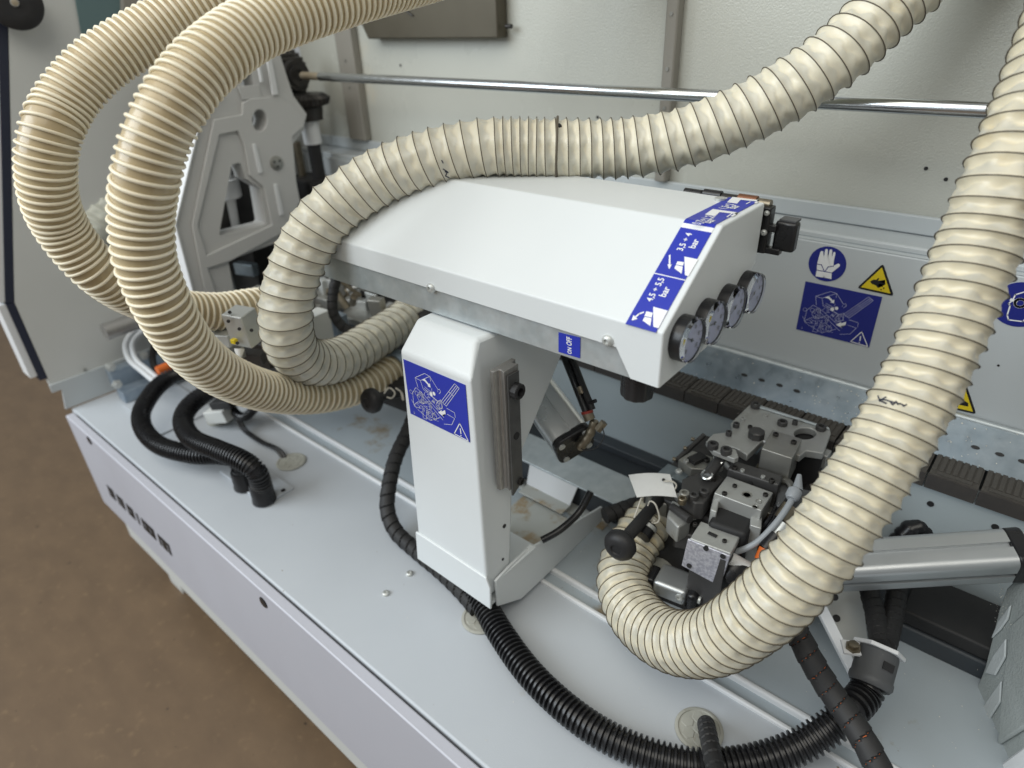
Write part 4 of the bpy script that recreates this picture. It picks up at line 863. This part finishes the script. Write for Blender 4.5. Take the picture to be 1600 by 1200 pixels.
# ================================================================== machinery under the left end of the box
ub = thing('glue_unit', 'cluttered machine unit with black blocks painted as the shade under the left end of the control box', 'machine unit', (-1.15, .85, .01))
MB().box((-1.42, .80, .008), (-.88, .925, .26)).build('shade_body', 'black_matt', ub, bevel=.004)  # black blocks stand in for the deep shade of the recess behind the clutter
MB().box((-1.38, .86, .26), (-.95, .925, .37)).build('shade_top', 'black_oxide', ub, bevel=.004)
def pbox(cx, cy, D, sx, sy, sz, m, name, par, rz=.0, ry=0, bev=.0015):
    return MB().box((-sx / 2, -sy / 2, -sz / 2), (sx / 2, sy / 2, sz / 2), Matrix.Translation(at(cx, cy, D=D)) @ Matrix.Rotation(rz, 4, 'Z') @ Matrix.Rotation(ry, 4, 'X')).build(name, m, par, bevel=bev)
pbox(586, 476, 1.42, .034, .006, .06, 'steel_bright', 'bracket_plate', ub, .1, .25)
MB().cyl(at(584, 482, D=1.412), at(584, 482, D=1.405), .006, 14).build('plate_hole', 'black_matt', ub)
pbox(560, 495, 1.42, .075, .05, .014, 'steel', 'clamp_block', ub, .1)
pbox(496, 515, 1.33, .035, .05, .075, 'end_paint', 'grey_block', ub, .1)
pbox(505, 470, 1.45, .09, .035, .03, 'steel', 'slide_block', ub, .1)
pbox(530, 512, 1.38, .03, .03, .06, 'zinc_blue', 'zinc_block', ub, .0)
pbox(545, 450, 1.52, .14, .03, .03, 'black_oxide', 'cross_bar', ub, .1)
MB().cyl(at(540, 440, D=1.5), at(545, 480, D=1.48), .012, 14).build('rod', 'brass_dirty', ub)
pbox(420, 560, 1.36, .16, .08, .09, 'black_matt', 'motor_block', ub, .2)
pbox(470, 590, 1.32, .12, .06, .06, 'black_matt', 'motor_foot', ub, .2)
pbox(346, 526, 1.10, .050, .035, .022, 'steel_bright', 'slide_plate', ub, .5)
pbox(410, 545, 1.22, .07, .05, .05, 'black_oxide', 'drive_block', ub, .3)
pbox(352, 552, 1.12, .06, .03, .02, 'steel', 'slide_foot', ub, .4)
pbox(412, 470, 1.30, .05, .03, .05, 'steel', 'valve_block', ub, .2)
pbox(395, 425, 1.72, .14, .05, .16, 'black_oxide', 'side_block', ub, .0)
pbox(385, 420, 1.62, .06, .02, .03, 'galvanised_dark', 'tension_arm', ub, .3)
ru = random.Random(21)
for k in range(16):
    pbox(ru.uniform(440, 615), ru.uniform(428, 505), ru.uniform(1.34, 1.46), ru.uniform(.02, .06), ru.uniform(.015, .03), ru.uniform(.012, .04), ru.choice(('machined', 'steel', 'dark_steel', 'steel_bright')), 'fixture', ub, ru.uniform(-.3, .4), ru.uniform(-.2, .2))
for k in range(10):
    c = at(ru.uniform(440, 610), ru.uniform(430, 500), D=ru.uniform(1.33, 1.40)); dr = V((ru.uniform(-1, 1), ru.uniform(-1, .2), ru.uniform(-.3, 1))).normalized()
    MB().cyl(c, c + dr * ru.uniform(.015, .05), ru.uniform(.004, .009), 12).build('pin', ru.choice(('machined', 'brass_dirty', 'black_plastic')), ub)
for k in range(8):
    pbox(ru.uniform(335, 425), ru.uniform(520, 575), ru.uniform(1.12, 1.24), ru.uniform(.015, .04), ru.uniform(.012, .03), ru.uniform(.010, .03), ru.choice(('machined', 'steel', 'dark_steel')), 'fixture', ub, ru.uniform(-.3, .5), ru.uniform(-.2, .2))
gb = thing('junction_box', 'small light grey metal box on a stalk between the ribbed and spiral hoses', 'metal box', at(380, 540, D=1.2))
pbox(381, 510, 1.03, .040, .034, .056, 'steel_bright', 'case', gb, .30, .12, .002)
for dx, dy in ((-22, -22), (-7, 4), (-24, -8), (-10, 26), (12, 6)):
    p = at(381 + dx, 510 + dy, D=1.003 if dx < 0 else 1.010); MB().cyl(p, p - ray(381, 507) * .004, .0028, 10).build('slot', 'black_matt', gb)
MB().cyl(at(374, 545, D=1.03), at(374, 560, D=1.03), .008, 12, .003).build('stalk', 'tag_white', gb)
MB().cyl(at(373, 558, D=1.028), at(373, 566, D=1.028), .005, 10).build('tip', 'zinc_blue', gb)
pbox(366, 533, 1.02, .010, .008, .008, 'yellow_print', 'tag', gb, .2)
# knob and dark bracket left of the column
lk = thing('locking_spindle', 'black locking spindle with mushroom grip and string left of the column', 'spindle', at(585, 625, D=1.16))
MB().cyl(at(590, 622, D=1.165), at(650, 606, D=1.23), .009, 14).build('stem', 'black_matt', lk)
n = (at(575, 628, D=1.13) - at(640, 606, D=1.21)).normalized(); c = at(587, 624, D=1.15)
KP = [(-.004, .010), (0, .019), (.005, .0225), (.013, .0225), (.019, .019), (.022, .012), (.022, .008), (.020, .007), (.020, .0001)]
MB().lathe(c, n, KP, 30).build('knob_head', 'rubber', lk)
MB().tube(spline(pxpath([(600, 615, 1.14), (608, 606, 1.14), (617, 614, 1.13), (612, 622, 1.14), (603, 620, 1.14)]), .003), .0014, 6).build('string', 'string', lk)
MB().tube(spline(pxpath([(618, 606, 1.15), (628, 614, 1.15), (630, 626, 1.15), (626, 612, 1.16)]), .003), .0014, 6).build('string', 'string', lk)
pbox(640, 616, 1.27, .12, .05, .05, 'black_matt', 'clamp_block', lk, .1)
# ================================================================== trimming unit at the right
tu = thing('trimming_unit', 'compact trimming unit of steel blocks and black motor beside the right hose', 'machine unit', (-.25, .78, .006))
def tz(x, y, Z): return at(1020 + .2 * x, 620 + .2 * y, Z=Z)
ZP = .236
po = [tz(x, y, ZP) for x, y in ((745, 70), (790, 45), (1380, 240), (1392, 280), (1335, 440), (1200, 420), (1150, 460), (860, 340), (740, 455), (655, 400), (425, 335), (470, 288), (620, 268), (608, 205))]
ph = [tz(1190 + 88 * math.cos(t), 285 + 46 * math.sin(t), ZP) for t in (2 * math.pi * k / 22 for k in range(22))]
tp = MB(); holed(tp, po, [ph], (0, 0, -.012)).build('top_plate', 'machined', tu, bevel=.0015, sharp=30)
lp = [tz(x, y, ZP + .0005) for x, y in ((785, 62), (1372, 250), (1378, 262), (780, 76))]
MB().prism(lp, (0, 0, .003)).build('plate_ridge', 'galvanised', tu, bevel=.0006)
for x, y, r in ((800, 82, .0075), (1010, 218, .0075), (1310, 255, .0075), (650, 235, .005), (592, 300, .0045), (1108, 215, .004)):
    hexbolt(tu, tz(x, y, ZP), (0, 0, 1), r, .007, 'dark_steel', 'bolt', True)
MB().lathe(tz(805, 315, ZP), (0, 0, 1), [(0, .012), (.010, .012), (.012, .010), (.012, .0001)], 8).build('star_nut', 'dark_steel', tu)
MB().prism([tz(1335, 440, ZP) + V((0, 0, -.013)), tz(1392, 280, ZP) + V((0, 0, -.013)), tz(1392, 280, ZP) + V((0, 0, -.11)), tz(1335, 440, ZP) + V((0, 0, -.11))], (-.05, 0, 0)).build('side_plate', 'black_matt', tu)
p = tz(1300, 470, .21); MB().box((-.013, -.010, -.012), (.013, .010, .012), Matrix.Translation(p)).build('edge_block', 'machined', tu, bevel=.002)
hexbolt(tu, p + V((.002, -.010, -.004)), (0, -1, 0), .006, .006, 'chrome', 'bolt', True)
def tbox(FL, FR, BL, Z, h, m, name, bev=.0015):
    a, b, c = tz(*FL, Z), tz(*FR, Z), tz(*BL, Z)
    d = b + c - a
    return MB().prism([a, b, d, c], (0, 0, -h)).build(name, m, tu, bevel=bev)
sbk = tbox((850, 402), (1090, 482), (935, 255), .250, .052, 'steel', 'steel_block', .0012)
for x, y in ((1035, 503), (1010, 600)):
    p = tz(x, y, .232 if y < 550 else .217); MB().cyl(p + V((0, .004, 0)), p - V((0, .003, 0)), .0065, 16).build('bolt_hole', 'black_matt', tu)
pc = tz(925, 490, .222); MB().cyl(pc + V((0, .02, 0)), pc + V((0, -.004, 0)), .020, 26).build('spindle_housing', 'dark_steel', tu, bevel=.002)
MB().cyl(pc + V((-.008, -.012, -.010)), pc + V((-.008, -.02, -.012)), .007, 14).build('spindle_nut', 'brass_dirty', tu)
tbox((585, 560), (985, 690), (625, 490), .225, .050, 'dark_steel', 'dark_block', .002)
MB().cyl(tz(760, 665, .215) + V((0, 0, -.002)), tz(760, 665, .215) + V((0, -.002, -.002)), .004, 12).build('bolt_hole', 'black_matt', tu)
alb = tbox((480, 750), (850, 890), (580, 617), .216, .034, 'machined', 'alu_block', .0012)
for x, y, r in ((735, 765, .0068), (828, 818, .0042), (800, 860, .0042)):
    p = tz(x, y, .216); MB().lathe(p, (0, 0, 1), [(0, r), (.0006, r), (.0006, r * .8), (-.0005, r * .6), (-.0005, .0001)], 16).build('screw_socket', 'steel', tu)
tbox((450, 880), (500, 900), (480, 752), .205, .09, 'machined', 'block_leg')
tbox((760, 1000), (850, 1030), (770, 880), .200, .09, 'machined', 'block_leg')
tbox((430, 975), (735, 1080), (525, 820), .196, .085, 'black_matt', 'motor', .006)
tbox((290, 1105), (610, 1225), (375, 970), .188, .010, 'machined', 'cover_top')
fa, fb = tz(278, 1106, .186), tz(608, 1240, .186)
nrm = V((0, -1, 0)); fc = MB().prism([fa + V((0, -.002, 0)), fb + V((0, -.002, 0)), fb + V((-.006, -.002, -.058)), fa + V((-.004, -.002, -.050))], (0, .003, 0)).build('cover_front', 'spangle', tu, bevel=.0008)
for u_, w_ in ((.45, .03), (.85, .06), (.12, .82)):
    p = fa.lerp(fb, u_) + V((0, -.0035, -.052 * w_ - .001)); MB().cyl(p, p + V((0, .003, 0)), .0035, 12).build('cover_hole', 'black_matt', tu)
p = tz(465, 1080, .1885); MB().box((-.006, -.002, 0), (.006, .003, .0012), Matrix.Translation(p)).build('cover_slot', 'black_matt', tu)
MB().box((fa.x + .006, fa.y + .002, .06), (fb.x - .004, fa.y + .05, .176)).build('cover_core', 'dark_steel', tu)
# dark arm with bolts at the left of the unit
arm = [tz(x, y, .205) for x, y in ((230, 640), (400, 575), (520, 610), (560, 640), (480, 720), (400, 830), (330, 830), (220, 750))]
MB().prism(arm, (0, 0, -.03)).build('arm', 'dark_steel', tu, bevel=.002)
for x, y, r, m in ((398, 760, .007, 'dark_steel'), (318, 790, .007, 'dark_steel'), (245, 775, .007, 'steel'), (228, 820, .006, 'brass_dirty')): hexbolt(tu, tz(x, y, .205), (0, 0, 1), r, .007, m, 'bolt', True)
MB().tube([tz(425, 620, .212), tz(520, 495, .222)], .0085, 16).build('link_rod', 'dark_steel', tu)
for x, y, z in ((425, 618, .213), (518, 497, .223)):
    p = tz(x, y, z); MB().lathe(p, (0, -.5, 1), [(0, .0085), (.004, .0085), (.005, .007), (.005, .0045), (.002, .004), (.002, .0001)], 16).build('link_bolt', 'chrome', tu)
MB().prism([tz(x, y, .243) for x, y in ((415, 345), (440, 335), (650, 412), (672, 470), (640, 485), (560, 455), (470, 420))], (0, 0, -.008)).build('clamp_bar', 'machined', tu, bevel=.001)
for x, y in ((468, 392), (572, 435)): hexbolt(tu, tz(x, y, .2435), (0, 0, 1), .008, .007, 'dark_steel', 'bolt', True)
MB().prism([tz(x, y, .20) for x, y in ((200, 490), (310, 420), (470, 470), (450, 570), (300, 560))], (0, 0, -.02)).build('slide', 'steel', tu, bevel=.001)
MB().box((-.008, -.013, 0), (.008, .013, .006), Matrix.Translation(tz(345, 495, .20)) @ Matrix.Rotation(-.3, 4, 'Z')).build('slide_key', 'black_matt', tu)
MB().tube([tz(180, 500, .19), tz(400, 300, .205)], .004, 10).build('threaded_rod', 'dark_steel', tu)
for x, y in ((325, 335), (265, 405), (180, 490)): MB().cyl(tz(x, y, .20), tz(x - 25, y - 6, .20), .0032, 10).build('set_screw', 'brass_dirty', tu)
MB().prism([tz(x, y, .185) for x, y in ((0, 620), (120, 515), (150, 530), (300, 590), (230, 670), (160, 630), (30, 640))], (0, 0, -.05)).build('angle_bracket', 'galvanised_dark', tu, bevel=.002)
screw(tu, tz(203, 585, .186), (0, 0, 1), .0055, .004)
MB().box((-.37, .70, .008), (-.15, .89, .165)).build('unit_base', 'dark_steel', tu, bevel=.004)
MB().box((-.345, .69, .03), (-.285, .75, .120)).build('base_block', 'dark_steel', tu, bevel=.003)
tbox((290, 910), (420, 960), (330, 800), .16, .05, 'machined', 'side_block')
MB().box((-.185, .70, .05), (-.145, .86, .175)).build('motor_rear', 'black_matt', tu, bevel=.004)
tbox((885, 900), (985, 935), (935, 810), .185, .012, 'steel', 'sensor_plate')
tbox((960, 770), (1040, 800), (990, 640), .200, .02, 'galvanised_dark', 'cable_holder')
MB().lathe(tz(1040, 690, .205), (0, -1, .3), [(0, .011), (.012, .011), (.012, .007), (.004, .006), (.004, .0001)], 20).build('eye_bolt', 'steel', tu)
pbox(1240, 800, .90, .05, .05, .05, 'grey_gland', 'connector_body', tu, .3, 0, .004)
# small screws, pins and pipes that crowd the unit
rq = random.Random(4)
for x, y, z, r, m in ((640, 560, .2255, .004, 'black_oxide'), (930, 660, .2255, .004, 'black_oxide'), (700, 580, .2255, .003, 'machined'), (860, 630, .2255, .003, 'machined'), (520, 560, .207, .005, 'machined'), (470, 640, .207, .0045, 'black_oxide'),
                      (560, 760, .2165, .0035, 'black_oxide'), (640, 700, .2165, .0032, 'black_oxide'), (880, 770, .2165, .0035, 'black_oxide'), (960, 300, .2505, .004, 'black_oxide'), (1100, 360, .2505, .004, 'black_oxide'), (700, 180, .2365, .004, 'machined'), (880, 150, .2365, .0035, 'machined'), (760, 240, .2365, .0035, 'black_oxide'),
                      (260, 510, .2005, .004, 'machined'), (420, 500, .2005, .005, 'black_oxide'), (330, 1000, .1885, .003, 'black_oxide'), (560, 1130, .1885, .003, 'black_oxide'), (310, 880, .1605, .004, 'black_oxide'), (380, 900, .1605, .004, 'black_oxide')):
    hexbolt(tu, tz(x, y, z), (0, 0, 1), r, r * .9, m, 'small_screw', True)
for k, (a, b, r, m) in enumerate((((200, 780), (330, 930), .007, 'machined'), ((150, 860), (290, 960), .006, 'dark_steel'), ((560, 520), (640, 600), .004, 'machined'), ((1000, 640), (1080, 560), .005, 'brass_dirty'), ((1020, 840), (1090, 760), .0055, 'machined'), ((900, 960), (980, 880), .005, 'brass_dirty'), ((880, 1040), (960, 960), .006, 'dark_steel'))):
    MB().tube([tz(*a, .17 + .008 * (k % 4)), tz(*b, .175 + .008 * (k % 4))], r, 12).build('pipe_piece', m, tu)
MB().prism([tz(x, y, .175) for x, y in ((150, 800), (260, 850), (300, 960), (200, 1020), (110, 930))], (0, 0, -.03)).build('hose_flange', 'machined', tu, bevel=.003)
MB().prism([tz(x, y, .150) for x, y in ((200, 960), (330, 1010), (330, 1090), (170, 1060))], (0, 0, -.03)).build('flange_foot', 'dark_steel', tu, bevel=.003)
for k in range(3):
    MB().tube(spline([tz(1000 + 20 * k, 740 + 30 * k, .20), tz(940 + 25 * k, 900 + 20 * k, .205), tz(860 + 25 * k, 1020 + 15 * k, .19), tz(760 + 20 * k, 1120, .16)], .004), .0024, 8).build('thin_wire', 'black_plastic', tu)
# fittings and cables next to the hose
for k, (x, y, x2, y2, D, r, m, nm) in enumerate(((1222, 812, 1236, 790, .86, .011, 'brass_dirty', 'air_fitting'), (1210, 840, 1226, 818, .85, .010, 'steel_bright', 'air_fitting'), (1196, 858, 1214, 836, .845, .011, 'black_plastic', 'air_fitting'), (1190, 876, 1198, 858, .845, .0095, 'orange', 'fitting_collar'), (1140, 872, 1172, 890, .86, .009, 'tag_white', 'tube_fitting'))):
    MB().cyl(at(x, y, D=D), at(x2, y2, D=D), r, 14).build(nm, m, tu)
MB().lathe(at(1152, 896, D=.865), (.4, -.6, .5), [(0, .018), (.012, .018), (.016, .012), (.016, .0001)], 18).build('valve_cap', 'black_plastic', tu)
cb2 = thing('sensor_cable', 'light grey sensor cable arcing over the trimming unit beside the hose', 'cable', at(1240, 770, D=.87))
MB().tube(spline(pxpath([(1125, 862, .88), (1150, 862, .865), (1182, 848, .85), (1212, 818, .845), (1232, 790, .85), (1242, 770, .86)]), .004), .0042, 12).build('cable', 'grey_cable', cb2)
MB().lathe(at(1236, 780, D=.852), at(1244, 764, D=.86) - at(1236, 780, D=.852), [(0, .006), (.004, .0092), (.014, .0092), (.016, .007), (.016, .0001)], 16).build('strain_relief', 'grey_cable', cb2)
MB().cyl(at(1246, 766, D=.86), at(1249, 742, D=.87), .007, 12, .003).build('sleeve', 'grey_cable', cb2)
tag(MB().tube(spline(pxpath([(1150, 850, .89), (1175, 838, .88), (1205, 812, .87), (1228, 785, .87), (1238, 768, .88)]), .004), .0036, 10).build('black_cable', 'black_plastic'), 'thin black cable running beside the light grey sensor cable', 'cable')
# compact cylinder under the unit
kc = thing('compact_cylinder', 'short aluminium compact cylinder with black bolted end under the trimming unit', 'cylinder', (-.27, .645, .03), 'aluminium air cylinders')
o = at(1058, 925, D=.93); T4 = Matrix.Translation(o) @ Matrix.Rotation(.15, 4, 'Z')
MB().box((-.030, -.022, -.026), (.018, .022, .026), T4).build('barrel', 'aluminium', kc, bevel=.006, bseg=3)
MB().box((.0182, -.0235, -.0275), (.034, .0235, .0275), T4).build('end_cap', 'black_plastic', kc, bevel=.007, bseg=3)
MB().box((-.044, -.016, -.020), (-.0302, .016, .020), T4).build('rear_cap', 'black_plastic', kc, bevel=.004)
MB().box((-.028, -.0225, -.003), (.020, -.0215, .003), T4).build('slot', 'black_matt', kc)
for a, b in ((-.014, .017), (.014, .017), (-.014, -.017), (.014, -.017)):
    p = T4 @ V((.034, a, b)); hexbolt(kc, p, T4.to_3x3() @ V((1, 0, 0)), .0055, .003, 'steel_bright', 'bolt', True)
for zz in (.016, -.016):
    p = T4 @ V((.010, -.022, zz)); hexbolt(kc, p, (0, -1, 0), .0055, .003, 'steel_bright', 'bolt', True)
tag(MB().tube(spline([at(1015, 899, D=.96), at(1026, 899, D=.95), at(1034, 912, D=.94), at(1050, 942, D=.92), at(1062, 946, D=.915)], .005), .0028, 8).build('bent_strip', 'zinc_blue'), 'thin bent metal strip inside the curve of the right spiral hose', 'strip')
tag(MB().cyl(at(1015, 915, D=1.0), at(1058, 862, D=1.03), .024, 24).build('pipe_stub', 'wall_paint'), 'dusty pale pipe stub inside the curve of the right spiral hose', 'pipe')
# clamp handle with tag
kh = thing('locking_spindle', 'black locking spindle with round grip lying over the right spiral hose end', 'spindle', at(965, 858, D=.88))
A = at(1032, 778, D=.975); B = at(972, 848, D=.895)
MB().cyl(A, B, .0092, 18).build('stem', 'black_matt', kh)
n = (B - A).normalized(); MB().lathe(B - n * .004, n, KP, 34).build('knob_head', 'rubber', kh)
MB().box((-.020, -.018, -.02), (.020, .018, .012), Matrix.Translation(at(1030, 784, D=.985)) @ Matrix.Rotation(.6, 4, 'Z')).build('holder_block', 'steel', kh, bevel=.004)
MB().cyl(at(1002, 838, D=.945), at(1014, 820, D=.955), .0135, 20).build('clamp_sleeve', 'black_plastic', kh)
MB().cyl(at(1010, 826, D=.951), at(1013, 821, D=.953), .0145, 20).build('clamp_ring', 'steel_bright', kh)
cl = MB().cyl(at(1030, 806, D=1.02), at(1046, 792, D=1.03), .043, 28).build('hose_clamp', 'black_oxide', None)
tag(cl, 'dark hose clamp where the spiral hose meets the trimming unit', 'clamp')
tgp = [at(x, y, D=d) for x, y, d in ((982, 742, .965), (1047, 741, .95), (1058, 777, .92), (995, 777, .935))]
tgo = thing('paper_tag', 'white blank tag with a hole tied to the right locking spindle', 'tag', tgp[0])
fn = (tgp[1] - tgp[0]).cross(tgp[3] - tgp[0]).normalized(); fn = fn if fn.dot(ray(1000, 760)) < 0 else -fn
g1 = MB(); N1 = 8; R1 = []
for i in range(N1 + 1):
    t_ = i / N1; bow = math.sin(math.pi * t_) * .004
    a, b = tgp[0].lerp(tgp[1], t_) + fn * bow, tgp[3].lerp(tgp[2], t_) + fn * bow
    R1.append([a, b, b - fn * .0006, a - fn * .0006])
g1.rings(R1).build('card', 'tag_white', tgo, sharp=30)
hp_ = at(1037, 752, D=.944); MB().cyl(hp_ + fn * .0045, hp_ + fn * .003, .0022, 12).build('tag_hole', 'black_matt', tgo)
MB().tube(spline(pxpath([(1037, 752, .935), (1050, 752, .93), (1057, 758, .93), (1054, 765, .93)]), .003), .0012, 6).build('string', 'string', tgo)
MB().tube(spline(pxpath([(1002, 778, .925), (996, 795, .92), (990, 812, .915)]), .003), .0011, 6).build('string', 'string', tgo)
MB().tube(spline(pxpath([(1012, 790, .935), (1016, 783, .93), (1024, 788, .925), (1030, 806, .93), (1028, 816, .935), (1018, 817, .94), (1024, 812, .938), (1014, 813, .945)]), .003), .0012, 6).build('string', 'string', tgo)
# ================================================================== right hand pieces
profile_cylinder('pneumatic_cylinder', 'large aluminium profile cylinder with black end cap at the right edge', at(1572, 868, D=.79), at(1255, 888, D=.84), .052, V((.10, -.25, 1.0)), 'black_plastic', 'aluminium air cylinders')
vp = thing('mounting_plate', 'upright pale steel plate with bolt holes beside the grey gland', 'bracket', at(1310, 1000, D=.88))
MB().prism([at(x, y, D=d) for x, y, d in ((1262, 930, .93), (1345, 900, .95), (1356, 1000, .90), (1342, 1064, .86))], RC[2] * .006).build('plate', 'end_paint', vp, bevel=.001)
MB().prism([at(x, y, D=d) for x, y, d in ((1273, 945, .90), (1288, 938, .90), (1345, 1052, .84), (1336, 1068, .84))], RC[2] * .012).build('edge_strip', 'casting_edge', vp, bevel=.001)
for x, y in ((1304, 933), (1307, 966)):
    p = at(x, y, D=.91); MB().cyl(p - ray(x, y) * .003, p + ray(x, y) * .004, .005, 14).build('bolt_hole', 'black_matt', vp)
mat('casting_pad', (.52, .55, .55), .5, .1, bump=.3, bscale=260)
mat('casting_sand', (.42, .45, .44), .55, .2, bump=.6, bscale=260, col2=(.36, .39, .38), nscale=20)
cs = thing('ribbed_casting', 'sandy textured aluminium casting with leaf shaped pockets at the lower right edge', 'casting', at(1560, 1150, D=.8))
CA, CB, CC = at(1582, 908, D=.805), at(1526, 1072, D=.862), at(1680, 1270, D=.66); CN = (CB - CA).cross(CC - CA).normalized()
def cq(x, y): return atp(x, y, CA, CN)      # the casting face leans towards the viewer
co = [cq(*p) for p in ((1582, 908), (1572, 918), (1560, 950), (1548, 1000), (1538, 1040), (1526, 1072), (1518, 1110), (1516, 1200), (1514, 1270), (1680, 1270), (1680, 908))]
CN = CN if CN.x < 0 else -CN
MB().prism(co, -CN * .03).build('casting_body', 'casting_sand', cs, bevel=.004)
for q in (((1583, 945), (1578, 968), (1566, 985), (1552, 998), (1564, 970)), ((1575, 998), (1574, 1028), (1558, 1056), (1542, 1052), (1556, 1024)), ((1568, 1064), (1566, 1098), (1548, 1126), (1531, 1124), (1545, 1096)), ((1557, 1136), (1552, 1180), (1536, 1210), (1518, 1208), (1536, 1168))):
    p = [cq(*w) for w in q]; ctr = sum(p, V((0, 0, 0))) / len(p)
    MB().prism([w + CN * .0003 for w in p], CN * .003).build('rib_pad', 'casting_pad', cs, bevel=.002)
MB().prism([cq(*p) + CN * .0003 for p in ((1589, 975), (1640, 930), (1640, 1120), (1566, 1165), (1575, 1060))], CN * .006).build('face_pad', 'casting_sand', cs, bevel=.004)
MB().prism([cq(*p) + CN * .0003 for p in ((1680, 1120), (1570, 1200), (1560, 1270), (1680, 1270))], CN * .010).build('lower_flange', 'casting_edge', cs, bevel=.004)
MB().lathe(at(1542, 1068, D=.875), (-.3, -.6, .7), [(0, .015), (.010, .014), (.010, .009), (.004, .008), (.004, .0001)], 20).build('boss', 'casting_edge', cs)
tag(MB().tube(spline(pxpath([(1400, 850, .98), (1425, 826, .97), (1450, 826, .97), (1472, 845, .98)]), .004), .0145, 14, lambda i: .0145 - .002 * (i % 3 == 0)).build('cable_bundle', 'black_plastic'), 'black ribbed cable bundle humping up behind the big cylinder', 'cable')
MBk = MB().box((-.02, .81, .0365), (.13, .90, .060)).build('black_tray', 'black_matt', None, bevel=.003); tag(MBk, 'long matt black tray lying below the large cylinder on the right', 'tray')
# ================================================================== sawdust: far too fine to count
wc = MB(); r = random.Random(11)
def chip(p, n, s):
    n = V(n).normalized(); u = n.orthogonal().normalized(); w = n.cross(u); a = r.uniform(0, 6.28)
    ps = [V(p) + n * r.uniform(.0003, .0012) + (u * math.cos(a + t) + w * math.sin(a + t)) * s * r.uniform(.5, 1) for t in (0, 1.9, 3.4, 4.6)]
    wc.add(ps, [(0, 1, 2, 3)])
gn = V((0, -.847, .532)).normalized()
for k in range(170):
    x = r.gauss(-.13, .06) if k < 120 else r.uniform(-.45, .2); f = r.random()
    chip(V((x, .979 + f * .033, .210 + f * .0525)) + gn * .0004, gn, r.uniform(.0006, .0016))
for k in range(60): chip(tz(r.uniform(640, 1000), r.uniform(60, 330), ZP), (0, 0, 1), r.uniform(.0004, .001))
for k in range(120):
    y = r.uniform(.62, .80); chip(V((r.uniform(-.7, .12), y, .0062)), (0, 0, 1), r.uniform(.0005, .0014))
for k in range(90): p = cq(r.gauss(1566, 6), r.uniform(910, 985)); chip(p + CN * .0002, CN, r.uniform(.0005, .001))
for k in range(25): p = cq(r.uniform(1530, 1600), r.uniform(1000, 1200)); chip(p + CN * .003, CN, r.uniform(.0004, .001))
for k in range(60): chip(V((r.uniform(-.6, .05), r.uniform(.33, .57), .0002)), (0, 0, 1), r.uniform(.0003, .0009))
for k in range(40): chip(V((r.uniform(-.44, .05), r.uniform(.82, .92), .0375)), (0, 0, 1), r.uniform(.0004, .0009))
w_ = wc.build('wood_chips', 'dust_chip'); w_['kind'] = 'stuff'; w_['label'] = 'fine pale sawdust and chips scattered over guard, deck and castings'; w_['category'] = 'sawdust'
bpy.context.view_layer.update()
# pen marks on the hose skins, laid on the surface they are written on
dg = bpy.context.evaluated_depsgraph_get()
def penmark(strokes, m, hose, label):
    mb = MB()
    for st in strokes:
        pp = []
        for (x0, y0), (x1, y1) in zip(st[:-1], st[1:]):
            for k in range(5):
                d = ray(x0 + (x1 - x0) * k / 5, y0 + (y1 - y0) * k / 5).normalized(); hit = S.ray_cast(dg, CAM, d)
                if hit[0] and hit[4].name.startswith(('hose_skin', 'wire_helix')): pp.append(hit[1] + hit[2] * .0003)
        if len(pp) > 2: mb.tube(pp, .00075, 5)
    if mb.v: mb.build('pen_mark', m, hose, label=label)
H1, H2 = [o for o in bpy.data.objects if o.name.startswith('extraction_hose')][:2]
penmark([[(1372, 618), (1376, 630)], [(1385, 620), (1375, 626), (1388, 632)], [(1391, 627), (1395, 633), (1400, 627), (1404, 634)], [(1406, 630), (1412, 635), (1418, 631)], [(1374, 624), (1384, 625), (1396, 629), (1416, 634)]], 'dark_blue', H1, 'small dark handwritten mark')
penmark([[(690, 250), (693, 256)], [(692, 264), (699, 268), (696, 275), (703, 278)], [(695, 268), (702, 270)]], 'dark_blue', H2, 'small dark blue pen mark')
bpy.context.view_layer.update()
